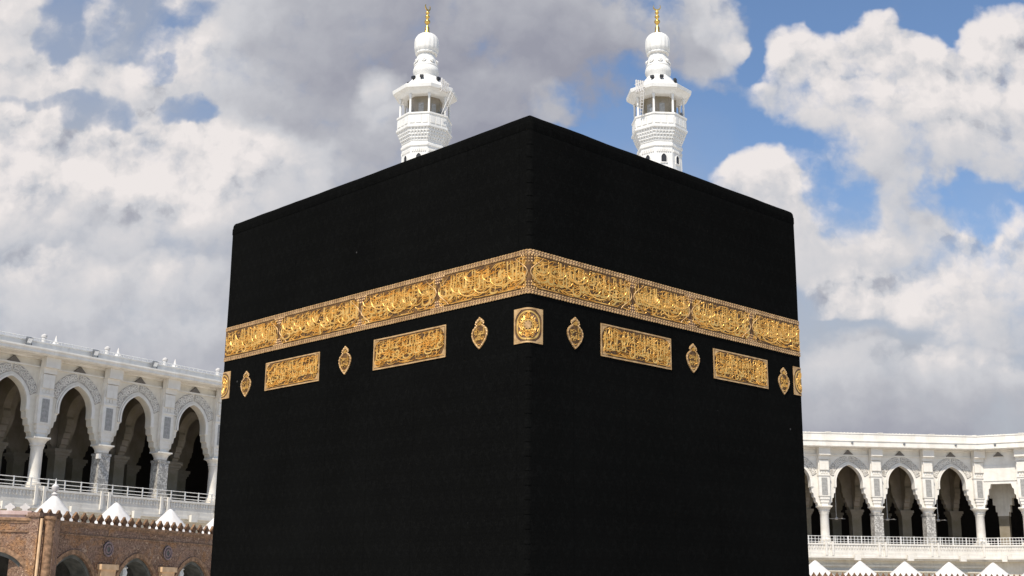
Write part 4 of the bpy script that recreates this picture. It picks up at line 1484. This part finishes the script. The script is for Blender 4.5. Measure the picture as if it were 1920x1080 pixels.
def portico_bay_meshes(bl, hw, spr, apex, bottom):
    D = {}
    D['wall'] = wall_mesh('arch_wall', M['brown'], bl / 2, bottom, -0.02, hw, spr, apex, 0.0, 1.0)
    mb = MB()
    for sg in (1, -1):
        a = arch_curve(hw, spr, apex, 12, 0.0); c = arch_curve(hw, spr, apex, 12, 0.20)
        mb.strip([(sg * x, z) for x, z in a], [(sg * x, z) for x, z in c], -0.05, 0.0)
    D['trim'] = mb.mesh('arch_moulding', M['brown_trim'])
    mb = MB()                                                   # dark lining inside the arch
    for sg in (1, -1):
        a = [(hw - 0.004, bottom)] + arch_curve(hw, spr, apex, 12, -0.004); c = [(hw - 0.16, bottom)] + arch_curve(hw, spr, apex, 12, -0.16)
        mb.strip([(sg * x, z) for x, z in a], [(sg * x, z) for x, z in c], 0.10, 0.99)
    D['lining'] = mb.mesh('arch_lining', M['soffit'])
    mb = MB()
    mb.box(-bl / 2, bl / 2, -0.07, 0.0, -0.14, -0.02); mb.box(-bl / 2, bl / 2, -0.03, 0.0, -0.24, -0.14)
    mb.box(-bl / 2, bl / 2, -0.05, 0.0, -0.62, -0.56)
    D['cornice'] = mb.mesh('cornice', M['brown_trim'])
    mb = MB()
    k = 8
    for i in range(k):
        mb.prism([(x, z - 0.02) for x, z in merlon(-bl / 2 + (i + 0.5) * bl / k, bl / k * 0.80, 0.46)], 0.25, 0.37)
    D['merlons'] = mb.mesh('battlement', M['brown_dark'])
    mb = MB()
    ci = [(0.30 * math.cos(2 * math.pi * t / 24), 0.36 * math.sin(2 * math.pi * t / 24)) for t in range(24)]
    mb.prism(ci, -0.05, 0.0)
    for rr in (0.34, 0.20):
        mb.strip([(rr * math.cos(2 * math.pi * t / 24), rr * math.sin(2 * math.pi * t / 24)) for t in range(24)],
                 [((rr - 0.07) * math.cos(2 * math.pi * t / 24), (rr - 0.07) * math.sin(2 * math.pi * t / 24)) for t in range(24)], -0.09, -0.05, 1, True)
    for t in range(8):
        a = 2 * math.pi * t / 8
        mb.prism([(0.19 * math.cos(a) + 0.03 * math.cos(b_), 0.19 * math.sin(a) + 0.03 * math.sin(b_)) for b_ in (0, 1.57, 3.14, 4.71)], -0.08, -0.05, 1)
    D['rosette'] = mb.mesh('carved_rosette', [M['soffit'], M['rosette']])
    mb = MB()
    mb.box(-0.62, 0.62, -0.26, -0.002, spr + 1.06, spr + 1.30); mb.box(-0.52, 0.52, -0.18, -0.002, spr + 0.74, spr + 1.06); mb.box(-0.40, 0.40, -0.12, -0.002, spr - 0.3, spr + 0.74)
    D['capital'] = mb.mesh('sandstone_capital', M['peach'])
    mb = MB()
    mb.lathe([(0.42, bottom), (0.42, bottom + 0.3), (0.33, bottom + 0.36), (0.31, spr - 0.6), (0.36, spr - 0.52), (0.36, spr - 0.3)], 16, (0, 0.1))
    D['shaft'] = mb.mesh('engaged_column', M['peach'], 40)
    return D


def portico(name, label, loc, theta, tilt, us, bl, dome_r, dome_h, dome_shift, scale=1.0, hw=1.55, apex=-1.42, spr=-3.1, dome_z=-0.06):
    root = empty(name, loc, R(90 - theta), -tilt)
    tag(root, label, 'portico')
    bottom = -loc[2]
    D = portico_bay_meshes(bl, hw, spr, apex, bottom)
    for u in us:
        x = (u + 0.5) * bl
        w = link('arch_wall', D['wall'], root, (x, 0, 0))
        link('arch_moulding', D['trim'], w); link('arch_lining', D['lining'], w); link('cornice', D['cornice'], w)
        link('battlement', D['merlons'], root, (x, 0, 0))
        r = link('carved_rosette', D['rosette'], root, (u * bl + 0.0, 0, -1.12))
        link('sandstone_capital', D['capital'], root, (u * bl, 0, 0))
        link('engaged_column', D['shaft'], root, (u * bl, -0.12, 0))
    dm = dome_mesh(dome_r, dome_h)
    for u in us:
        link('dome', dm, root, ((u + dome_shift) * bl, 2.9, dome_z))
    x0, x1 = us[0] * bl, (us[-1] + 1) * bl
    mb = MB(); mb.box(x0, x1, 1.0, 6.2, -0.75, -0.40); link('roof', mb.mesh('roof', M['pink']), root)
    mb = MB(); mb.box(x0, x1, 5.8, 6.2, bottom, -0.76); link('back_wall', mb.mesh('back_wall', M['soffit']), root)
    return root, D


P_LOC = (-18.5, 58.0, 2.58 + CAM_H)
P_TH, P_TILT = 20.0, R(-0.6)
left_portico, PD = portico('domed_portico', 'low brown carved stone portico with battlements and white domes, lower left', P_LOC, P_TH, P_TILT, list(range(-1, 5)), 4.6, 1.34, 1.42, 0.90)
link('dome', dome_mesh(1.3, 1.2), left_portico, (-1.55 * 4.6, 3.6, 0.1))
mb = MB(); mb.lathe([(0.10, 0), (0.15, 0.1), (0.05, 0.2), (0.17, 0.34), (0.17, 0.46), (0.05, 0.58), (0.01, 0.85)], 10)
link('dome_finial', mb.mesh('dome_finial', M['dome'], 40), left_portico, (-0.10 * 4.6, 2.9, 1.30))
# corner pier with a drain pipe and the wing that turns away to the left
pier_o = MB(); pier_o.box(-0.5, 0.45, -0.45, 0.9, -P_LOC[2], 0.02); pier_o.box(-0.58, 0.52, -0.53, 0.9, 0.02, 0.20)
link('corner_pier', pier_o.mesh('corner_pier', M['brown']), left_portico, (-4.75, 0, 0))
pier_o = MB(); pier_o.lathe([(0.21, -P_LOC[2]), (0.21, -0.1), (0.27, -0.05), (0.27, 0.06)], 12, (-0.05, -0.66))
link('corner_shaft', pier_o.mesh('corner_shaft', M['brown_trim'], 40), left_portico, (-4.75, 0, 0))
pier_o = MB(); pier_o.tube((-0.44, -0.54, -P_LOC[2]), (-0.44, -0.54, -0.05), 0.06, 8)
link('drain_pipe', pier_o.mesh('drain_pipe', M['peach']), left_portico, (-4.75, 0, 0))
WING = R(-62)
wx, wy = -5.2, 0.0
wd = Vector((math.cos(math.pi - WING * -1) if False else -math.cos(WING), -math.sin(WING), 0))
for k in range(3):
    c_ = Vector((wx, wy, 0)) + wd * (4.6 * (k + 0.5) - 1.0)
    w = link('arch_wall', PD['wall'], left_portico, c_, WING)
    link('arch_moulding', PD['trim'], w); link('arch_lining', PD['lining'], w); link('cornice', PD['cornice'], w)
    r = link('carved_rosette', PD['rosette'], left_portico, Vector((wx, wy, -1.12)) + wd * (4.6 * k + 3.4) , WING)
mb = MB(); mb.box(-13.8, 0, 0.0, 0.6, -0.018, 0.26); mb.box(-13.8, 0, -0.06, 0.0, 0.1, 0.26)
link('pink_coping', mb.mesh('pink_coping', M['pink']), left_portico, (wx, wy, 0), WING)
mb = MB()
for i in range(22):
    mb.prism([(x, z + 0.262) for x, z in merlon(-0.35 - i * 0.62, 0.5, 0.34)], 0.2, 0.34)
link('battlement', mb.mesh('battlement', M['dome']), left_portico, (wx, wy, 0), WING)
mb = MB(); mb.box(-13.8, 0, 1.0, 5.6, -0.75, -0.40); link('roof', mb.mesh('roof', M['pink']), left_portico, (wx, wy, 0), WING)

right_portico, _ = portico('domed_portico', 'row of small white domes behind a battlement in front of the sunlit gallery', (25.6, 91.0, 0.74 + CAM_H), R_TH, 0.0, list(range(-7, 7)), 3.47, 1.36, 1.13, 0.25, hw=1.25, apex=-0.9, spr=-2.2, dome_z=0.2)


def hanging_lantern(label, u, z):
    p = Matrix.Translation(P_LOC) @ Matrix.Rotation(R(90 - P_TH), 4, 'Z') @ Vector((u * 4.6, 0.5, z))
    o = empty('hanging_lantern', p, 0.3)
    tag(o, label, 'lantern', 'lanterns in the brown arches')
    mb = MB(); mb.lathe([(0.03, -0.55), (0.13, -0.5), (0.2, -0.2), (0.14, 0.0), (0.05, 0.1)], 8)
    link('lantern_glass', mb.mesh('lantern_glass', M['lampglass'], 30), o)
    mb = MB(); mb.lathe([(0.2, 0.0), (0.22, 0.03), (0.05, 0.2)], 8, (0, 0)); mb.tube((0, 0, 0.2), (0, 0, 0.62), 0.015, 5)
    link('lantern_cap', mb.mesh('lantern_cap', M['metal'], 30), o)


hanging_lantern('small white lantern hanging in the brown arch beside the black cube', 1.42, -1.95)
hanging_lantern('small white lantern hanging in the middle brown arch of the portico', 0.42, -1.95)

# ------------------------------------------------------------------ minarets
LOWER = [(0, 0), (20, 0), (46, -1.12), (55.86, -1.14), (57.0, -1.28), (58.2, -0.5), (59.1, 0), (99, 0)]


def low(z):
    """true height of a level first measured on the axis (galleries stand nearer than the axis)"""
    h = z - CAM_H
    for (a, x), (c, y) in zip(LOWER[:-1], LOWER[1:]):
        if h <= c:
            return z + x + (y - x) * max(0.0, h - a) / (c - a)
    return z


def minaret_meshes():
    D = {}
    z0 = CAM_H                                              # heights below were measured above the camera
    ph = R(22.5)
    mb = MB()
    mb.lathe([(3.3, 0), (3.3, 20), (3.0, 20.6), (2.72, 21), (2.60, 46.6 + z0), (2.72, 46.7 + z0), (2.72, 46.95 + z0), (2.58, 47.0 + z0), (2.55, 49.6 + z0), (2.68, 49.7 + z0), (2.68, 49.95 + z0), (2.56, 50.05 + z0), (2.56, 50.5 + z0)], 8, ph=ph)
    for zz, hh in ((49.0, 0.32), (48.35 + 1.0, 0.0)):
        if hh:
            for k in range(8):                              # row of small blind teeth under each string course
                a = ph + R(45) * (k + 0.5)
                for j in range(7):
                    t = (j - 3) * 0.25
                    c = Vector((math.cos(a), math.sin(a), 0)); q = Vector((-math.sin(a), math.cos(a), 0))
                    ctr = c * (2.56 * math.cos(R(22.5))) + q * t
                    vs = [ctr + q * dxx + c * dyy + Vector((0, 0, zz + z0 + dzz)) for dzz in (0, hh) for dyy in (-0.05, 0.09) for dxx in (-0.08, 0.08)]
                    mb.add(vs, [(0, 2, 3, 1), (4, 5, 7, 6), (0, 1, 5, 4), (2, 6, 7, 3), (0, 4, 6, 2), (1, 3, 7, 5)])
    D['shaft'] = mb.mesh('shaft', M['minaret'])
    # arched window of the shaft, built in its own frame facing -y
    mb = MB()
    rt = arch_curve(0.30, 0.55, 1.0, 6)
    poly = [(-0.30, 0.0), (0.30, 0.0)] + rt[:-1] + [(0.0, 1.0)] + [(-x, z) for x, z in rt[-2::-1]]
    mb.prism(poly, -0.03, 0.04)
    D['window'] = mb.mesh('window', M['black'])
    mb = MB()
    o = arch_curve(0.30, 0.55, 1.0, 6, 0.10)
    for sg in (1, -1):
        mb.strip([(sg * 0.30, 0.0)] + [(sg * x, z) for x, z in rt], [(sg * 0.40, 0.0)] + [(sg * x, z) for x, z in o], -0.09, 0.03)
    mb.box(-0.42, 0.42, -0.12, 0.03, -0.1, 0.0)
    D['window_frame'] = mb.mesh('window_frame', M['minaret'])
    # muqarnas corbel
    mb = MB()
    tiers = [(2.62, 50.30, 50.62), (2.78, 50.62, 50.98), (2.94, 50.98, 51.34), (3.08, 51.34, 51.72)]
    for r, a, c in tiers:
        mb.lathe([(r, a + z0), (r, c + z0)], 8, ph=ph)
    for ti, (r, a, c) in enumerate(tiers):
        for k in range(8):
            an = ph + R(45) * (k + 0.5)
            cc = Vector((math.cos(an), math.sin(an), 0)); q = Vector((-math.sin(an), math.cos(an), 0))
            for j in range(6):
                t = (j - 2.5 + (0.25 if ti % 2 else 0)) * 0.36
                ctr = cc * (r * math.cos(R(22.5)) + 0.0) + q * t
                top = Vector((0, 0, c + z0)); bot = Vector((0, 0, a + z0))
                vs = [ctr + q * -0.13 + top + cc * 0.13, ctr + q * 0.13 + top + cc * 0.13, ctr + bot + cc * -0.02, ctr + q * -0.13 + top - cc * 0.02, ctr + q * 0.13 + top - cc * 0.02]
                mb.add(vs, [(0, 1, 2), (0, 2, 3), (1, 4, 2), (0, 3, 4, 1)])
    D['corbel'] = mb.mesh('corbel_ring', M['minaret'])
    mb = MB()
    mb.lathe([(3.26, 51.72 + z0), (3.30, 51.80 + z0), (3.30, 51.98 + z0), (3.16, 52.0 + z0), (3.16, 53.30 + z0), (3.26, 53.34 + z0), (3.26, 53.52 + z0), (2.4, 53.53 + z0)], 8, ph=ph)
    for k in range(8):
        an = ph + R(45) * (k + 0.5)
        cc = Vector((math.cos(an), math.sin(an), 0)); q = Vector((-math.sin(an), math.cos(an), 0))
        for j in range(3):
            t = (j - 1) * 0.76
            ctr = cc * (3.16 * math.cos(R(22.5))) + q * t
            vs = [ctr + q * dxx + cc * dyy + Vector((0, 0, zz + z0)) for zz in (52.25, 53.1) for dyy in (-0.02, 0.06) for dxx in (-0.30, 0.30)]
            mb.add(vs, [(0, 2, 3, 1), (4, 5, 7, 6), (0, 1, 5, 4), (2, 6, 7, 3), (0, 4, 6, 2), (1, 3, 7, 5)])
    D['parapet'] = mb.mesh('balcony_parapet', M['minaret'])
    mb = MB(); mb.lathe([(0.17, 53.53 + z0), (0.17, 53.65 + z0), (0.13, 53.7 + z0), (0.13, 55.6 + z0), (0.19, 55.75 + z0), (0.19, 55.86 + z0)], 8)
    D['post'] = mb.mesh('gallery_post', M['minaret'], 40)
    mb = MB(); mb.lathe([(2.05, 53.53 + z0), (2.05, 55.85 + z0)], 8, ph=ph)
    D['core'] = mb.mesh('gallery_core', M['inner'])
    mb = MB(); mb.box(-0.30, 0.30, -0.03, 0.05, 0.0, 1.5)
    D['door'] = mb.mesh('gallery_door', M['grey'])
    mb = MB()
    mb.lathe([(2.75, 55.86 + z0), (2.95, 55.90 + z0), (3.30, 56.25 + z0), (3.60, 56.42 + z0), (3.80, 56.48 + z0), (3.86, 56.92 + z0), (3.78, 57.0 + z0), (2.9, 57.05 + z0)], 8, ph=ph)
    mb.lathe([(2.95, 57.05 + z0), (2.9, 57.15 + z0), (2.2, 57.62 + z0), (1.6, 58.02 + z0), (1.42, 58.2 + z0)], 8, ph=ph)
    D['eave'] = mb.mesh('gallery_roof', M['minaret'])
    mb = MB()
    mb.lathe([(1.30, 58.0 + z0), (1.33, 58.3 + z0), (1.48, 58.5 + z0), (1.53, 58.65 + z0), (1.50, 58.85 + z0), (1.40, 59.0 + z0), (1.44, 59.1 + z0), (1.34, 59.3 + z0), (1.14, 60.1 + z0), (1.06, 60.45 + z0), (1.02, 60.6 + z0)], 24)
    D['neck'] = mb.mesh('neck', M['minaret'], 40)
    mb = MB()
    pr = [(1.10, 60.58), (1.26, 60.64), (1.30, 60.74), (1.22, 60.84), (1.26, 60.95), (1.40, 61.12), (1.43, 61.4), (1.43, 62.2), (1.36, 62.58), (1.18, 62.92), (0.90, 63.16), (0.55, 63.32), (0.2, 63.4)]
    mb.lathe([(r, z + z0) for r, z in pr], 64, flute=0.022, nf=16)
    D['bulb'] = mb.mesh('ribbed_dome', M['minaret'], 60)
    mb = MB()
    mb.lathe([(0.30, 63.36), (0.34, 63.5), (0.22, 63.7), (0.24, 64.1), (0.15, 64.35)] and [(r, z + z0) for r, z in [(0.42, 63.34), (0.40, 63.5), (0.26, 63.75), (0.28, 64.1), (0.14, 64.4), (0.13, 64.55), (0.33, 64.78), (0.35, 64.9), (0.30, 65.05), (0.12, 65.2), (0.11, 65.3), (0.28, 65.48), (0.28, 65.6), (0.10, 65.78), (0.10, 65.86), (0.24, 66.0), (0.24, 66.12), (0.08, 66.28), (0.06, 66.4)]], 16)
    D['finial'] = mb.mesh('finial', M['finial'], 50)
    mb = MB()
    A = []; Bq = []
    for k in range(17):
        a = R(-90 + 130 * (k / 8 - 1)); r0 = 0.46
        w = 0.15 * (1 - abs(k / 8 - 1) ** 1.6) + 0.012
        A.append(((r0) * math.cos(a), 66.78 + z0 + r0 * math.sin(a))); Bq.append(((r0 - w) * math.cos(a), 66.78 + z0 + (r0 - w) * math.sin(a) + w * 0.1))
    mb.strip(A, Bq, -0.06, 0.06)
    D['crescent'] = mb.mesh('crescent', M['finial'])
    mb = MB()
    mb.lathe([(0.30, 0), (0.30, 0.06), (0.2, 0.1)], 16); mb.lathe([(0.16, 0.1), (0.15, 0.16), (0.05, 0.2)], 12)
    D['boss'] = mb.mesh('round_boss', M['minaret'], 40)
    mb = MB()                                                # cluster of aerials and horn speakers
    for k in range(4):
        x = -0.45 + 0.3 * k
        mb.box(x - 0.07, x + 0.07, -0.08, 0.08, 0.2, 1.75 - 0.12 * k)
    mb.tube((-0.7, 0, 0.55), (0.75, 0, 0.55), 0.05, 6); mb.tube((-0.7, 0, 1.25), (0.75, 0, 1.25), 0.05, 6)
    mb.tube((-0.7, 0.0, 0.0), (-0.2, 0.0, 0.55), 0.05, 6); mb.tube((0.7, 0.0, 0.0), (0.2, 0.0, 0.55), 0.05, 6)
    D['aerial'] = mb.mesh('aerial_bracket', M['dome'])
    mb = MB(); mb.lathe([(0.05, 0), (0.08, 0.2), (0.24, 0.5), (0.25, 0.52)], 12); mb.box(-0.1, 0.1, -0.1, 0.1, -0.16, 0.0)
    D['horn'] = mb.mesh('horn_speaker', M['fixture'], 40)
    mb = MB(); mb.box(-0.22, 0.22, -0.14, 0.14, 0.0, 0.30); mb.box(-0.05, 0.05, -0.05, 0.05, -0.2, 0.0)
    D['lamp'] = mb.mesh('roof_floodlight', M['black'])
    mb = MB()                                               # ladder hung below the eave
    for x in (-0.2, 0.2):
        mb.tube((x, 0, 0), (x, 0, 3.0), 0.05, 6)
    for k in range(8):
        mb.tube((-0.2, 0, 0.3 + 0.36 * k), (0.2, 0, 0.3 + 0.36 * k), 0.035, 5)
    D['ladder'] = mb.mesh('ladder', M['dome'])
    return D


MD = minaret_meshes()
for key in ('shaft', 'corbel', 'parapet', 'post', 'core', 'eave', 'neck'):
    for v in MD[key].vertices:
        v.co.z = low(v.co.z)


def minaret(label, loc, rz, crescent_rz, aerial_face):
    root = empty('minaret', loc, rz)
    tag(root, label, 'minaret', 'minarets behind the black cube')
    D = MD
    ap = math.cos(R(22.5))
    sh = link('shaft', D['shaft'], root)
    for k in range(8):
        a = R(45) * k
        c = Vector((math.sin(a), -math.cos(a), 0))
        p = c * (2.565 * ap); p.z = low(47.75 + CAM_H)
        w = link('window', D['window'], sh, p, a)
    for k in range(8):
        a = R(45) * k
        c = Vector((math.sin(a), -math.cos(a), 0)); p = c * (2.565 * ap); p.z = low(47.75 + CAM_H)
        link('window_frame', D['window_frame'], sh, p, a)
    link('corbel_ring', D['corbel'], root)
    link('balcony_parapet', D['parapet'], root)
    for k in range(8):
        a = R(22.5 + 45 * k)
        link('gallery_post', D['post'], root, (2.86 * math.cos(a), 2.86 * math.sin(a), 0))
    core = link('gallery_core', D['core'], root)
    for k in range(8):
        a = R(45) * k
        c = Vector((math.sin(a), -math.cos(a), 0)) * (2.05 * ap); c.z = low(53.55 + CAM_H)
        link('gallery_door', D['door'], core, c, a)
    rf = link('gallery_roof', D['eave'], root)
    for k in range(8):
        a = R(45) * k + (0.0 if k % 2 == 0 else 0.25)
        c = Vector((math.sin(a), -math.cos(a), 0)) * 2.05; c.z = low(57.78 + CAM_H)
        link('roof_floodlight', D['lamp'], rf, c, a)
    for k in (1, 3, 7):
        a = R(45) * k + 0.3
        c = Vector((math.sin(a), -math.cos(a), 0)) * 2.2; c.z = low(54.0 + CAM_H)
        link('horn_speaker', D['horn'], root, c, a).rotation_euler = (R(90), 0, a)
    nk = link('neck', D['neck'], root)
    for k in range(8):
        a = R(45) * k
        c = Vector((math.sin(a), -math.cos(a), 0)) * 1.30; c.z = 59.62 + CAM_H
        b_ = link('round_boss', D['boss'], nk, c); b_.rotation_euler = (R(73), 0, a)
    link('ribbed_dome', D['bulb'], root)
    fi = link('finial', D['finial'], root)
    link('crescent', D['crescent'], fi, (0, 0, 0), crescent_rz)
    a = aerial_face
    c = Vector((math.sin(a), -math.cos(a), 0))
    p = c * 3.55; p.z = low(55.95 + CAM_H)
    link('aerial_bracket', D['aerial'], root, p, a)
    p = c * 3.3; p.z = low(53.4 + CAM_H)
    l = link('ladder', D['ladder'], root, p, a); l.rotation_euler = (R(14), R(16), a)
    return root


minaret('white octagonal minaret against the grey cloud, its golden crescent seen edge on', (-10.35, 134.6, 0), R(-9), R(62), R(52))
minaret('white octagonal minaret against the blue sky, its golden crescent horns upright', (16.82, 133.95, 0), R(4), R(-2), R(-48))
